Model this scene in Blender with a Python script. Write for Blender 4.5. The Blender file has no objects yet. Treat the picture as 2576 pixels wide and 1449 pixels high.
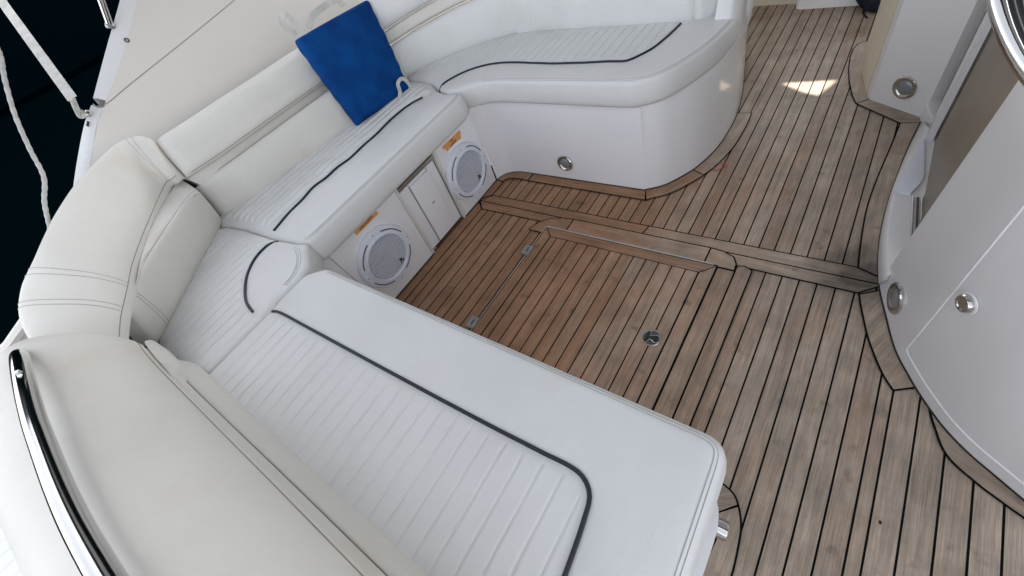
import bpy, bmesh, math, random
import numpy as np
from mathutils import Vector, Matrix
from mathutils.geometry import delaunay_2d_cdt, tessellate_polygon
random.seed(7); rng = np.random.default_rng(7)
C = bpy.context.scene.collection
S = bpy.context.scene

# ------------------------------------------------------------------ camera
R = np.array([[0.52641767, -0.80191833, -0.28250917],
              [-0.7413579, -0.27025389, -0.61428927],
              [0.41626062, 0.53281313, -0.73677491]])      # world -> camera (x right, y down, z forward)
FD = 1669.546 / 4032 * 2576                                  # focal length in pixels of a 2576 wide picture
H = 1.3                                                      # height of the lens over the deck
cam_d = bpy.data.cameras.new('camera'); cam = bpy.data.objects.new('camera', cam_d); C.objects.link(cam)
m3 = (np.diag([1, -1, -1]) @ R).T
M = Matrix([list(r) for r in m3]).to_4x4(); M.translation = (0, 0, H)
cam.matrix_world = M
cam_d.sensor_width = 36; cam_d.lens = FD / 2576 * 36; cam_d.clip_start = 0.02; cam_d.clip_end = 2000
S.camera = cam

# ------------------------------------------------------------------ world, sun, exposure
SUN_EL, SUN_AZ = 52.0, 10.0       # azimuth measured from +X towards +Y, in degrees
sd = Vector((math.cos(math.radians(SUN_EL)) * math.cos(math.radians(SUN_AZ)),
             math.cos(math.radians(SUN_EL)) * math.sin(math.radians(SUN_AZ)),
             math.sin(math.radians(SUN_EL))))
W = bpy.data.worlds.new('World'); S.world = W; W.use_nodes = True
nt = W.node_tree; bg = nt.nodes['Background']
sky = nt.nodes.new('ShaderNodeTexSky'); sky.sky_type = 'NISHITA'; sky.sun_disc = False
sky.sun_elevation = math.radians(SUN_EL); sky.sun_rotation = math.radians(90 - SUN_AZ)
sky.air_density = 1.0; sky.dust_density = 2.5
bw = nt.nodes.new('ShaderNodeRGBToBW'); nt.links.new(sky.outputs[0], bw.inputs[0])          # thin cloud: most of the blue is gone
cl_ = nt.nodes.new('ShaderNodeVectorMath'); cl_.operation = 'MULTIPLY'; nt.links.new(bw.outputs[0], cl_.inputs[0]); cl_.inputs[1].default_value = (1.0, 1.0, 1.0)
mxs = nt.nodes.new('ShaderNodeMix'); mxs.data_type = 'RGBA'; mxs.inputs[0].default_value = 0.83
nt.links.new(sky.outputs[0], mxs.inputs[6]); nt.links.new(cl_.outputs[0], mxs.inputs[7]); nt.links.new(mxs.outputs[2], bg.inputs[0])
bg.inputs[1].default_value = 0.15
sl = bpy.data.lights.new('sun', 'SUN'); sl.energy = 2.2; sl.angle = math.radians(0.5); sl.color = (1, 0.95, 0.87)
so = bpy.data.objects.new('sun', sl); C.objects.link(so); so.rotation_euler = sd.to_track_quat('Z', 'Y').to_euler()
S.view_settings.view_transform = 'Standard'; S.view_settings.look = 'None'
S.view_settings.gamma = 1; S.view_settings.exposure = 2.5
S.cycles.max_bounces = 10; S.cycles.diffuse_bounces = 6

# ------------------------------------------------------------------ picture to deck coordinates (measuring helpers)
def ray(u, v):
    return R.T @ np.array([(u - 1288) / FD, (v - 724.5) / FD, 1.0])
def PZ(u, v, z):
    d = ray(u, v); t = (z - H) / d[2]; return np.array([0, 0, H]) + d * t
def PY(u, v, y):
    d = ray(u, v); t = y / d[1]; return np.array([0, 0, H]) + d * t
def PX(u, v, x):
    d = ray(u, v); t = x / d[0]; return np.array([0, 0, H]) + d * t
def A(*p): return np.array(p, float)

# ------------------------------------------------------------------ materials
def mat(name, col, rough=0.5, metal=0.0, coat=0.0, noise=0.0, nscale=6.0, bump=0.0, bscale=400.0, col2=None, spec=0.5,
        stain=None, bdist=0.001, crease=0.0):
    m = bpy.data.materials.new(name); m.use_nodes = True; t = m.node_tree; b = t.nodes['Principled BSDF']
    b.inputs['Roughness'].default_value = rough; b.inputs['Metallic'].default_value = metal
    b.inputs['Coat Weight'].default_value = coat; b.inputs['Coat Roughness'].default_value = 0.05
    b.inputs['Specular IOR Level'].default_value = spec
    b.inputs['Base Color'].default_value = (*col, 1)
    tc = t.nodes.new('ShaderNodeNewGeometry')
    if noise or col2 is not None:
        n = t.nodes.new('ShaderNodeTexNoise'); n.inputs['Scale'].default_value = nscale
        n.inputs['Detail'].default_value = 6; n.inputs['Roughness'].default_value = 0.6
        t.links.new(tc.outputs['Position'], n.inputs['Vector'])
        r = t.nodes.new('ShaderNodeValToRGB'); r.color_ramp.elements[0].position = 0.35; r.color_ramp.elements[1].position = 0.7
        r.color_ramp.elements[0].color = (*col, 1)
        c2 = col2 if col2 is not None else tuple(c * (1 - noise) for c in col)
        r.color_ramp.elements[1].color = (*c2, 1)
        t.links.new(n.outputs[0], r.inputs[0]); last = r.outputs[0]
        if stain:
            n2 = t.nodes.new('ShaderNodeTexNoise'); n2.inputs['Scale'].default_value = stain[1]; n2.inputs['Detail'].default_value = 8
            t.links.new(tc.outputs['Position'], n2.inputs['Vector'])
            r2 = t.nodes.new('ShaderNodeValToRGB'); r2.color_ramp.elements[0].position = 0.58; r2.color_ramp.elements[1].position = 0.72
            r2.color_ramp.elements[0].color = (1, 1, 1, 1); r2.color_ramp.elements[1].color = (*stain[0], 1)
            t.links.new(n2.outputs[0], r2.inputs[0])
            mx = t.nodes.new('ShaderNodeMix'); mx.data_type = 'RGBA'; mx.blend_type = 'MULTIPLY'; mx.inputs[0].default_value = 1
            t.links.new(last, mx.inputs[6]); t.links.new(r2.outputs[0], mx.inputs[7]); last = mx.outputs[2]
        t.links.new(last, b.inputs['Base Color'])
    if coat and not metal:
        nr = t.nodes.new('ShaderNodeTexNoise'); nr.inputs['Scale'].default_value = 4; nr.inputs['Detail'].default_value = 8; nr.inputs['Roughness'].default_value = 0.7
        t.links.new(tc.outputs['Position'], nr.inputs['Vector'])
        mr_ = t.nodes.new('ShaderNodeMapRange'); mr_.inputs[1].default_value = 0.35; mr_.inputs[2].default_value = 0.7; mr_.inputs[3].default_value = rough * 0.85; mr_.inputs[4].default_value = rough * 1.3
        t.links.new(nr.outputs[0], mr_.inputs[0]); t.links.new(mr_.outputs[0], b.inputs['Roughness'])
    if bump:
        n = t.nodes.new('ShaderNodeTexNoise'); n.inputs['Scale'].default_value = bscale; n.inputs['Detail'].default_value = 3
        t.links.new(tc.outputs['Position'], n.inputs['Vector'])
        bp = t.nodes.new('ShaderNodeBump'); bp.inputs['Strength'].default_value = bump; bp.inputs['Distance'].default_value = bdist
        t.links.new(n.outputs[0], bp.inputs['Height']); t.links.new(bp.outputs[0], b.inputs['Normal'])
        if crease:
            mp = t.nodes.new('ShaderNodeMapping'); mp.inputs['Scale'].default_value = (1, 3.2, 1.5); mp.inputs['Rotation'].default_value = (0, 0, 0.5); t.links.new(tc.outputs['Position'], mp.inputs[0])
            n3 = t.nodes.new('ShaderNodeTexNoise'); n3.inputs['Scale'].default_value = 5.5; n3.inputs['Detail'].default_value = 4; n3.inputs['Distortion'].default_value = 0.8
            t.links.new(mp.outputs[0], n3.inputs['Vector'])
            b3 = t.nodes.new('ShaderNodeBump'); b3.inputs['Strength'].default_value = crease; b3.inputs['Distance'].default_value = 0.012
            t.links.new(n3.outputs[0], b3.inputs['Height']); t.links.new(b3.outputs[0], bp.inputs['Normal'])
    return m

VINYL = mat('white_vinyl', (0.72, 0.725, 0.72), 0.5, noise=0.05, nscale=5, bump=0.25, bscale=900, stain=((0.94, 0.92, 0.89), 3.5), crease=0.18)
VINYL_W = mat('warm_white_vinyl', (0.675, 0.655, 0.61), 0.48, noise=0.06, nscale=4, bump=0.25, bscale=900, stain=((0.95, 0.90, 0.83), 3.0), crease=0.32)
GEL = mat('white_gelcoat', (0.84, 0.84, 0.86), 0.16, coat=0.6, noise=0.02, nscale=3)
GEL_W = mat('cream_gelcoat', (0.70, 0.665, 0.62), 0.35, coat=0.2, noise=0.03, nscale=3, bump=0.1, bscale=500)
GEL_MATT = mat('satin_gelcoat', (0.73, 0.725, 0.735), 0.32, coat=0.35, noise=0.03, nscale=3, bump=0.12, bscale=700)
CAULK = mat('black_caulk', (0.005, 0.005, 0.005), 0.8, spec=0.1)
GAP_SHADE = mat('dark_gap_shade', (0.03, 0.027, 0.024), 0.8)  # dark colour that paints shade into the gaps between pads
STEEL = mat('polished_steel', (0.58, 0.57, 0.55), 0.12, metal=1.0, noise=0.05, nscale=12)
STEEL_R = mat('brushed_steel', (0.42, 0.42, 0.42), 0.38, metal=1.0, noise=0.25, nscale=30)
NAVY = mat('navy_piping', (0.008, 0.012, 0.028), 0.45)
STITCH = mat('grey_thread', (0.42, 0.41, 0.39), 0.8)
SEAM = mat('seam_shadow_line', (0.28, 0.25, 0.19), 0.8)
BLUE = mat('blue_coated_canvas', (0.0002, 0.032, 0.155), 0.7, spec=0.12, noise=0.2, nscale=9, bump=0.35, bscale=260, col2=(0.0002, 0.062, 0.245), bdist=0.002)
WEB = mat('off_white_webbing', (0.62, 0.61, 0.58), 0.85, noise=0.25, nscale=25, bump=0.5, bscale=700)
ROPE = mat('dirty_white_rope', (0.55, 0.54, 0.51), 0.85, noise=0.3, nscale=60, bump=0.8, bscale=500)
WATER = mat('dark_harbour_water', (0.00007, 0.0006, 0.0009), 1.0, spec=0.0)
PLAST = mat('white_plastic', (0.74, 0.77, 0.84), 0.35, coat=0.2)
SLOT = mat('dark_slot', (0.02, 0.02, 0.03), 0.6)
INK = mat('black_ink', (0.006, 0.005, 0.012), 0.4)
TAPE = mat('orange_tape', (0.82, 0.40, 0.13), 0.6, noise=0.15, nscale=80)
PEN = mat('marker_pen', (0.16, 0.055, 0.012), 0.7)
LENS = mat('frosted_lens', (0.20, 0.21, 0.22), 0.12, coat=1.0)
TAUPE = mat('taupe_door_laminate', (0.235, 0.195, 0.150), 0.38, noise=0.12, nscale=6, bump=0.1, bscale=400)
CREAM = mat('cream_side', (0.64, 0.58, 0.46), 0.4)
RED = mat('red_rubber', (0.45, 0.07, 0.03), 0.5)
DNAVY = mat('dark_navy_fabric', (0.004, 0.011, 0.03), 0.8, noise=0.4, nscale=20, bump=0.6, bscale=80, bdist=0.01)
BLACKP = mat('black_rubber', (0.012, 0.013, 0.014), 0.35)
CANV = bpy.data.materials.new('translucent_canvas'); CANV.use_nodes = True
_t = CANV.node_tree; _b = _t.nodes['Principled BSDF']; _b.inputs['Base Color'].default_value = (0.45, 0.45, 0.46, 1); _b.inputs['Roughness'].default_value = 0.8; _b.inputs['Specular IOR Level'].default_value = 0.1
_tr = _t.nodes.new('ShaderNodeBsdfTranslucent'); _tr.inputs['Color'].default_value = (0.80, 0.82, 0.86, 1); _mx = _t.nodes.new('ShaderNodeMixShader'); _mx.inputs[0].default_value = 0.05
_t.links.new(_b.outputs[0], _mx.inputs[1]); _t.links.new(_tr.outputs[0], _mx.inputs[2]); _t.links.new(_mx.outputs[0], _t.nodes['Material Output'].inputs['Surface'])
ROOFM = mat('dark_block_panel', (0.03, 0.035, 0.045), 0.8)

def teak():
    m = bpy.data.materials.new('weathered_teak'); m.use_nodes = True; t = m.node_tree; b = t.nodes['Principled BSDF']
    L = t.links.new
    def N(k): return t.nodes.new(k)
    uv = N('ShaderNodeUVMap'); uv.uv_map = 'grain'
    geo = N('ShaderNodeNewGeometry')
    att = N('ShaderNodeAttribute'); att.attribute_name = 'tint'
    mp = N('ShaderNodeMapping'); mp.inputs['Scale'].default_value = (9, 380, 1); L(uv.outputs[0], mp.inputs[0])
    g1 = N('ShaderNodeTexNoise'); g1.inputs['Scale'].default_value = 1; g1.inputs['Detail'].default_value = 5; g1.inputs['Roughness'].default_value = 0.7; L(mp.outputs[0], g1.inputs[0])
    mp2 = N('ShaderNodeMapping'); mp2.inputs['Scale'].default_value = (3, 55, 1); L(uv.outputs[0], mp2.inputs[0])
    g2 = N('ShaderNodeTexNoise'); g2.inputs['Scale'].default_value = 1; g2.inputs['Detail'].default_value = 4; g2.inputs['Distortion'].default_value = 0.6; L(mp2.outputs[0], g2.inputs[0])
    big = N('ShaderNodeTexNoise'); big.inputs['Scale'].default_value = 5; big.inputs['Detail'].default_value = 6; L(geo.outputs['Position'], big.inputs[0])
    # weathering: greyer towards the helm, browner by the port bench
    sx = N('ShaderNodeSeparateXYZ'); L(geo.outputs['Position'], sx.inputs[0])
    mr = N('ShaderNodeMapRange'); mr.inputs[1].default_value = 0.80; mr.inputs[2].default_value = -0.05; L(sx.outputs[1], mr.inputs[0])
    mr2 = N('ShaderNodeMapRange'); mr2.inputs[1].default_value = 1.25; mr2.inputs[2].default_value = 1.95; L(sx.outputs[0], mr2.inputs[0])
    mxx = N('ShaderNodeMath'); mxx.operation = 'MAXIMUM'; L(mr.outputs[0], mxx.inputs[0]); L(mr2.outputs[0], mxx.inputs[1])
    ad = N('ShaderNodeMath'); ad.operation = 'MULTIPLY_ADD'; L(att.outputs['Fac'], ad.inputs[0]); ad.inputs[1].default_value = 0.4; L(mxx.outputs[0], ad.inputs[2])
    ad2 = N('ShaderNodeMath'); ad2.operation = 'MULTIPLY_ADD'; L(big.outputs[0], ad2.inputs[0]); ad2.inputs[1].default_value = 1.1; L(ad.outputs[0], ad2.inputs[2])
    sb = N('ShaderNodeMath'); sb.operation = 'SUBTRACT'; L(ad2.outputs[0], sb.inputs[0]); sb.inputs[1].default_value = 0.62; sb.use_clamp = True
    mix = N('ShaderNodeMix'); mix.data_type = 'RGBA'; L(sb.outputs[0], mix.inputs[0])
    mix.inputs[6].default_value = (0.385, 0.212, 0.122, 1); mix.inputs[7].default_value = (0.405, 0.328, 0.256, 1)
    rg = N('ShaderNodeMapRange'); rg.inputs[1].default_value = 0.3; rg.inputs[2].default_value = 0.72; rg.inputs[3].default_value = 0.58; rg.inputs[4].default_value = 1.24; L(g1.outputs[0], rg.inputs[0])
    rg2 = N('ShaderNodeMapRange'); rg2.inputs[1].default_value = 0.3; rg2.inputs[2].default_value = 0.7; rg2.inputs[3].default_value = 0.82; rg2.inputs[4].default_value = 1.14; L(g2.outputs[0], rg2.inputs[0])
    ml = N('ShaderNodeMath'); ml.operation = 'MULTIPLY'; L(rg.outputs[0], ml.inputs[0]); L(rg2.outputs[0], ml.inputs[1])
    tt = N('ShaderNodeMath'); tt.operation = 'MULTIPLY_ADD'; L(att.outputs['Fac'], tt.inputs[0]); tt.inputs[1].default_value = 0.15; tt.inputs[2].default_value = 1.0
    ml2 = N('ShaderNodeMath'); ml2.operation = 'MULTIPLY'; L(ml.outputs[0], ml2.inputs[0]); L(tt.outputs[0], ml2.inputs[1])
    # mildew and dirt spots
    bl = N('ShaderNodeTexNoise'); bl.inputs['Scale'].default_value = 7; bl.inputs['Detail'].default_value = 7; bl.inputs['Roughness'].default_value = 0.65; L(geo.outputs['Position'], bl.inputs[0])
    rb_ = N('ShaderNodeMapRange'); rb_.inputs[1].default_value = 0.32; rb_.inputs[2].default_value = 0.68; rb_.inputs[3].default_value = 0.74; rb_.inputs[4].default_value = 1.16; L(bl.outputs[0], rb_.inputs[0])
    ml2b = N('ShaderNodeMath'); ml2b.operation = 'MULTIPLY'; L(ml2.outputs[0], ml2b.inputs[0]); L(rb_.outputs[0], ml2b.inputs[1]); ml2 = ml2b
    sp = N('ShaderNodeTexNoise'); sp.inputs['Scale'].default_value = 16; sp.inputs['Detail'].default_value = 5; L(geo.outputs['Position'], sp.inputs[0])
    rs = N('ShaderNodeMapRange'); rs.inputs[1].default_value = 0.63; rs.inputs[2].default_value = 0.76; rs.inputs[3].default_value = 1.0; rs.inputs[4].default_value = 0.55; L(sp.outputs[0], rs.inputs[0])
    ml3 = N('ShaderNodeMath'); ml3.operation = 'MULTIPLY'; L(ml2.outputs[0], ml3.inputs[0]); L(rs.outputs[0], ml3.inputs[1])
    # damp mildew patch where the cross boards meet the helm
    vd = N('ShaderNodeVectorMath'); vd.operation = 'DISTANCE'; L(geo.outputs['Position'], vd.inputs[0]); vd.inputs[1].default_value = (1.20, -0.16, 0)
    nz = N('ShaderNodeMath'); nz.operation = 'MULTIPLY_ADD'; L(sp.outputs[0], nz.inputs[0]); nz.inputs[1].default_value = 0.16; L(vd.outputs['Value'], nz.inputs[2])
    rd = N('ShaderNodeMapRange'); rd.inputs[1].default_value = 0.12; rd.inputs[2].default_value = 0.24; rd.inputs[3].default_value = 0.3; rd.inputs[4].default_value = 1.0; L(nz.outputs[0], rd.inputs[0])
    ml4 = N('ShaderNodeMath'); ml4.operation = 'MULTIPLY'; L(ml3.outputs[0], ml4.inputs[0]); L(rd.outputs[0], ml4.inputs[1])
    vs = N('ShaderNodeVectorMath'); vs.operation = 'SCALE'; L(mix.outputs[2], vs.inputs[0]); L(ml4.outputs[0], vs.inputs['Scale'])
    L(vs.outputs[0], b.inputs['Base Color'])
    b.inputs['Roughness'].default_value = 0.62; b.inputs['Specular IOR Level'].default_value = 0.35
    bp = N('ShaderNodeBump'); bp.inputs['Strength'].default_value = 0.5; bp.inputs['Distance'].default_value = 0.0012
    L(ml.outputs[0], bp.inputs['Height']); L(bp.outputs[0], b.inputs['Normal'])
    return m
TEAK = teak()

# ------------------------------------------------------------------ object helpers
def link(name, me, mats, parent=None, smooth=True):
    if not isinstance(mats, (list, tuple)): mats = [mats]
    for m in mats: me.materials.append(m)
    if smooth: me.polygons.foreach_set('use_smooth', [True] * len(me.polygons))
    me.update()
    o = bpy.data.objects.new(name, me); C.objects.link(o)
    if parent is not None: o.parent = parent
    return o
def from_data(name, vs, fs, mats, parent=None, smooth=True, fix=True):
    me = bpy.data.meshes.new(name); me.from_pydata([tuple(map(float, v)) for v in vs], [], [tuple(f) for f in fs])
    if fix:
        bm = bmesh.new(); bm.from_mesh(me); bmesh.ops.remove_doubles(bm, verts=bm.verts, dist=1e-6)
        bmesh.ops.recalc_face_normals(bm, faces=bm.faces); bm.to_mesh(me); bm.free()
    return link(name, me, mats, parent, smooth)
def tag(o, label=None, cat=None, group=None, kind=None):
    if label: o['label'] = label
    if cat: o['category'] = cat
    if group: o['group'] = group
    if kind: o['kind'] = kind
    return o
def thing(name, label, cat, group=None, loc=(0, 0, 0)):
    o = bpy.data.objects.new(name, None); C.objects.link(o); o.empty_display_size = 0.05
    return tag(o, label, cat, group)
def autosmooth(o, ang=35):
    bpy.context.view_layer.objects.active = o
    for p in o.data.polygons: p.use_smooth = True
    o.data.set_sharp_from_angle(angle=math.radians(ang)) if hasattr(o.data, 'set_sharp_from_angle') else None
    return o

def resample(P, step=None, n=None, closed=False):
    P = np.array(P, float)
    if closed: P = np.vstack([P, P[:1]])
    d = np.r_[0, np.cumsum(np.linalg.norm(np.diff(P, axis=0), axis=1))]
    if n is None: n = max(2, int(round(d[-1] / step)) + 1)
    s = np.linspace(0, d[-1], n)
    Q = np.stack([np.interp(s, d, P[:, k]) for k in range(P.shape[1])], 1)
    return Q[:-1] if closed else Q
def smooth_path(P, n=8, closed=False):
    """Catmull-Rom through the points"""
    P = np.array(P, float); k = len(P); out = []
    rngi = range(k if closed else k - 1)
    for i in rngi:
        p1, p2 = P[i], P[(i + 1) % k]
        p0 = P[(i - 1) % k] if (closed or i > 0) else 2 * p1 - p2
        p3 = P[(i + 2) % k] if (closed or i < k - 2) else 2 * p2 - p1
        for j in range(n):
            t = j / n
            out.append(0.5 * ((2 * p1) + (-p0 + p2) * t + (2 * p0 - 5 * p1 + 4 * p2 - p3) * t * t + (-p0 + 3 * p1 - 3 * p2 + p3) * t ** 3))
    if not closed: out.append(P[-1])
    return np.array(out)
def round_poly(P, rads, n=6):
    """round the corners of a closed 2-D polygon"""
    P = [np.array(p, float)[:2] for p in P]; out = []
    k = len(P)
    if not isinstance(rads, (list, tuple)): rads = [rads] * k
    for i in range(k):
        p, a, b, r = P[i], P[i - 1], P[(i + 1) % k], rads[i]
        if r <= 0: out.append(p); continue
        u = (a - p); v = (b - p); lu = np.linalg.norm(u); lv = np.linalg.norm(v); u /= lu; v /= lv
        ang = math.acos(max(-1, min(1, float(u @ v))))
        if ang > 3.05: out.append(p); continue
        d = min(r / math.tan(ang / 2), lu * 0.48, lv * 0.48)
        s, e = p + u * d, p + v * d
        for j in range(n + 1):
            t = j / n; out.append((1 - t) ** 2 * s + 2 * t * (1 - t) * p + t * t * e)
    return np.array(out)
def area(P): P = np.array(P, float); x, y = P[:, 0], P[:, 1]; return 0.5 * np.sum(x * np.roll(y, -1) - np.roll(x, -1) * y)
def offset(P, d):
    """inward offset (positive d) of a closed CCW polygon"""
    P = np.array(P)[:, :2]
    if area(P) < 0: P = P[::-1]
    e = np.roll(P, -1, 0) - P; e /= (np.linalg.norm(e, axis=1)[:, None] + 1e-12)
    n = np.stack([-e[:, 1], e[:, 0]], 1); n0 = np.roll(n, 1, 0)
    m = n + n0; q = (m * n).sum(1); q[q < 0.35] = 0.35
    return P + m / q[:, None] * d
def seg_dist(pts, P, closed=True):
    Q = np.roll(P, -1, 0) if closed else P[1:]; P0 = P if closed else P[:-1]
    best = np.full(len(pts), 1e9)
    for a, b in zip(P0, Q):
        ab = b - a; L2 = ab @ ab + 1e-18
        t = np.clip(((pts - a) @ ab) / L2, 0, 1)
        best = np.minimum(best, np.linalg.norm(pts - (a + t[:, None] * ab), axis=1))
    return best
def inside(pts, P):
    x, y = pts[:, 0], pts[:, 1]; c = np.zeros(len(pts), bool); n = len(P)
    for i in range(n):
        x1, y1 = P[i]; x2, y2 = P[(i + 1) % n]
        if y1 == y2: continue
        k = ((y1 > y) != (y2 > y)) & (x < (x2 - x1) * (y - y1) / (y2 - y1) + x1)
        c ^= k
    return c

def tube(name, path, r, m, parent=None, closed=False, seg=10, caps=True, flat=None):
    P = np.array(path, float); n = len(P)
    T = np.zeros_like(P)
    T[1:-1] = P[2:] - P[:-2]; T[0] = P[1] - P[0]; T[-1] = P[-1] - P[-2]
    if closed: T[0] = P[1] - P[-1]; T[-1] = P[0] - P[-2]
    T /= (np.linalg.norm(T, axis=1)[:, None] + 1e-12)
    up = np.array([0, 0, 1.0]) if abs(T[0][2]) < 0.9 else np.array([1.0, 0, 0])
    N0 = np.cross(T[0], up); N0 /= np.linalg.norm(N0)
    vs = []; rr = r if hasattr(r, '__len__') else [r] * n
    for i in range(n):
        N0 = N0 - (N0 @ T[i]) * T[i]; N0 /= np.linalg.norm(N0); B = np.cross(T[i], N0)
        for k in range(seg):
            a = 2 * math.pi * k / seg
            s1, s2 = (1, 1) if flat is None else flat
            vs.append(P[i] + rr[i] * (math.cos(a) * s1 * N0 + math.sin(a) * s2 * B))
    fs = []
    for i in range(n if closed else n - 1):
        j = (i + 1) % n
        for k in range(seg):
            l = (k + 1) % seg; fs.append((i * seg + k, i * seg + l, j * seg + l, j * seg + k))
    if caps and not closed:
        fs.append(tuple(range(seg))[::-1]); fs.append(tuple((n - 1) * seg + k for k in range(seg)))
    o = from_data(name, vs, fs, m, parent)
    if caps and not closed: autosmooth(o, 50)
    return o
def ribbon(name, path, side, w, th, m, parent=None):
    """flat strap: path (n,3), side vectors (n,3) or one vector"""
    P = np.array(path, float); n = len(P)
    if isinstance(side, str):
        T = np.gradient(P, axis=0); sv = np.cross(T, A(0, 0, H) - P)
        if side == 'twist': sv = np.array([v_ / np.linalg.norm(v_) + 0.75 * math.sin(i / n * 5) * A(0.3, 0.6, -0.7) for i, v_ in enumerate(sv)])
    else: sv = np.array(side, float)
    if sv.ndim == 1: sv = np.tile(sv, (n, 1))
    T = np.gradient(P, axis=0); T /= np.linalg.norm(T, axis=1)[:, None]
    sv = sv - (sv * T).sum(1)[:, None] * T; sv /= np.linalg.norm(sv, axis=1)[:, None]
    N = np.cross(T, sv); vs = []; fs = []
    for i in range(n):
        for a, b in ((-1, -1), (1, -1), (1, 1), (-1, 1)): vs.append(P[i] + sv[i] * a * w / 2 + N[i] * b * th / 2)
    for i in range(n - 1):
        for k in range(4): fs.append((i * 4 + k, i * 4 + (k + 1) % 4, i * 4 + 4 + (k + 1) % 4, i * 4 + 4 + k))
    fs += [(0, 3, 2, 1), tuple(4 * (n - 1) + k for k in range(4))]
    o = from_data(name, vs, fs, m, parent); autosmooth(o, 40); return o
def prism(name, poly, z0, z1, m, parent=None, bev=0.0, seg=3, smooth=True):
    """vertical extrusion of a 2-D polygon with optional bevelled edges"""
    P = np.array(poly)[:, :2]
    if area(P) < 0: P = P[::-1]
    bm = bmesh.new(); a = [bm.verts.new((*p, z0)) for p in P]; b = [bm.verts.new((*p, z1)) for p in P]; n = len(P)
    bm.faces.new(a[::-1]); top = bm.faces.new(b)
    for i in range(n): bm.faces.new((a[i], a[(i + 1) % n], b[(i + 1) % n], b[i]))
    if bev > 0: bmesh.ops.bevel(bm, geom=list(top.edges), offset=bev, segments=seg, affect='EDGES', profile=0.5)
    bmesh.ops.recalc_face_normals(bm, faces=bm.faces)
    me = bpy.data.meshes.new(name); bm.to_mesh(me); bm.free()
    o = link(name, me, m, parent, True); autosmooth(o, 40); return o
def box(name, c, s, m, parent=None, bev=0.002, rot=None):
    bm = bmesh.new(); bmesh.ops.create_cube(bm, size=1)
    for v in bm.verts: v.co = Vector((v.co.x * s[0], v.co.y * s[1], v.co.z * s[2]))
    if bev: bmesh.ops.bevel(bm, geom=list(bm.edges), offset=bev, segments=2, affect='EDGES', profile=0.5)
    Mx = Matrix.Translation(Vector(c)) @ (rot.to_4x4() if rot is not None else Matrix())
    bmesh.ops.transform(bm, matrix=Mx, verts=bm.verts)
    me = bpy.data.meshes.new(name); bm.to_mesh(me); bm.free(); o = link(name, me, m, parent); autosmooth(o, 40); return o
def solid_quadmesh(name, G, th_vec, m, parent=None):
    """grid G (n,m,3) with a thickness vector -> closed shell"""
    G = np.array(G); n, k, _ = G.shape; B = G + np.array(th_vec)
    vs = list(G.reshape(-1, 3)) + list(B.reshape(-1, 3)); o = n * k; fs = []
    for i in range(n - 1):
        for j in range(k - 1):
            a = i * k + j; fs.append((a, a + 1, a + k + 1, a + k)); fs.append((o + a, o + a + k, o + a + k + 1, o + a + 1))
    for i in range(n - 1):
        for j in (0, k - 1):
            a = i * k + j; fs.append((a, a + k, o + a + k, o + a))
    for j in range(k - 1):
        for i in (0, n - 1):
            a = i * k + j; fs.append((a, a + 1, o + a + 1, o + a))
    ob = from_data(name, vs, fs, m, parent); autosmooth(ob, 40); return ob
def lathe_local(profile, seg=32):
    vs = []; fs = []; n = len(profile)
    for i, (r, h) in enumerate(profile):
        for k in range(seg):
            a = 2 * math.pi * k / seg; vs.append((r * math.cos(a), r * math.sin(a), h))
    for i in range(n - 1):
        for k in range(seg):
            l = (k + 1) % seg; fs.append((i * seg + k, i * seg + l, (i + 1) * seg + l, (i + 1) * seg + k))
    fs.append(tuple((n - 1) * seg + k for k in range(seg)))
    return np.array(vs), fs
def frame_on(origin, normal, xdir):
    z = np.array(normal, float); z /= np.linalg.norm(z); x = np.array(xdir, float); x -= (x @ z) * z; x /= np.linalg.norm(x)
    return np.array(origin, float), np.stack([x, np.cross(z, x), z], 1)
def lathe(name, fr, profile, m, parent=None, seg=32):
    vs, fs = lathe_local(profile, seg); o, B = fr
    ob = from_data(name, vs @ B.T + o, fs, m, parent); autosmooth(ob, 35); return ob

# ------------------------------------------------------------------ planks and boards
class Boards:
    def __init__(s): s.v = []; s.f = []; s.mi = []; s.uv = []; s.t = []
    def poly(s, P, z, mi, d=(1, 0), tint=None):
        P = np.array(P, float)[:, :2]; b = len(s.v); d = np.array(d, float); d /= np.linalg.norm(d); e = np.array([-d[1], d[0]])
        off = rng.uniform(0, 50, 2); tint = rng.normal(0, 0.33) if tint is None else tint
        tris = tessellate_polygon([[Vector((p[0], p[1], 0)) for p in P]])
        s.v += [(p[0], p[1], z) for p in P]
        for tr in tris:
            tr = [t for t in tr]; q = P[tr]
            a = (q[1][0] - q[0][0]) * (q[2][1] - q[0][1]) - (q[2][0] - q[0][0]) * (q[1][1] - q[0][1])
            if abs(a) < 1e-10: continue
            if a < 0: tr = tr[::-1]
            s.f.append([b + t for t in tr]); s.mi.append(mi); s.t.append(max(-1, min(1, tint)))
            s.uv += [((P[t] @ d) + off[0], (P[t] @ e) + off[1]) for t in tr]
    def board(s, P, lvl, d=(1, 0), gap=0.0024, tint=None):
        P = np.array(P, float)[:, :2]
        if area(P) < 0: P = P[::-1]
        z = 0.0022 * lvl
        s.poly(offset(P, -gap), z - 0.0007, 1); s.poly(offset(P, gap * 1.15), z, 0, d, tint)
    def build(s, name, parent=None):
        me = bpy.data.meshes.new(name); me.from_pydata(s.v, [], s.f)
        u = me.uv_layers.new(name='grain'); u.data.foreach_set('uv', np.array(s.uv).ravel())
        a = me.attributes.new('tint', 'FLOAT', 'FACE'); a.data.foreach_set('value', s.t)
        me.materials.append(TEAK); me.materials.append(CAULK)
        me.polygons.foreach_set('material_index', s.mi); me.update()
        o = bpy.data.objects.new(name, me); C.objects.link(o); o.parent = parent; return o
def ribbon_poly(path_a, path_b): return np.vstack([path_a, path_b[::-1]])
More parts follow.
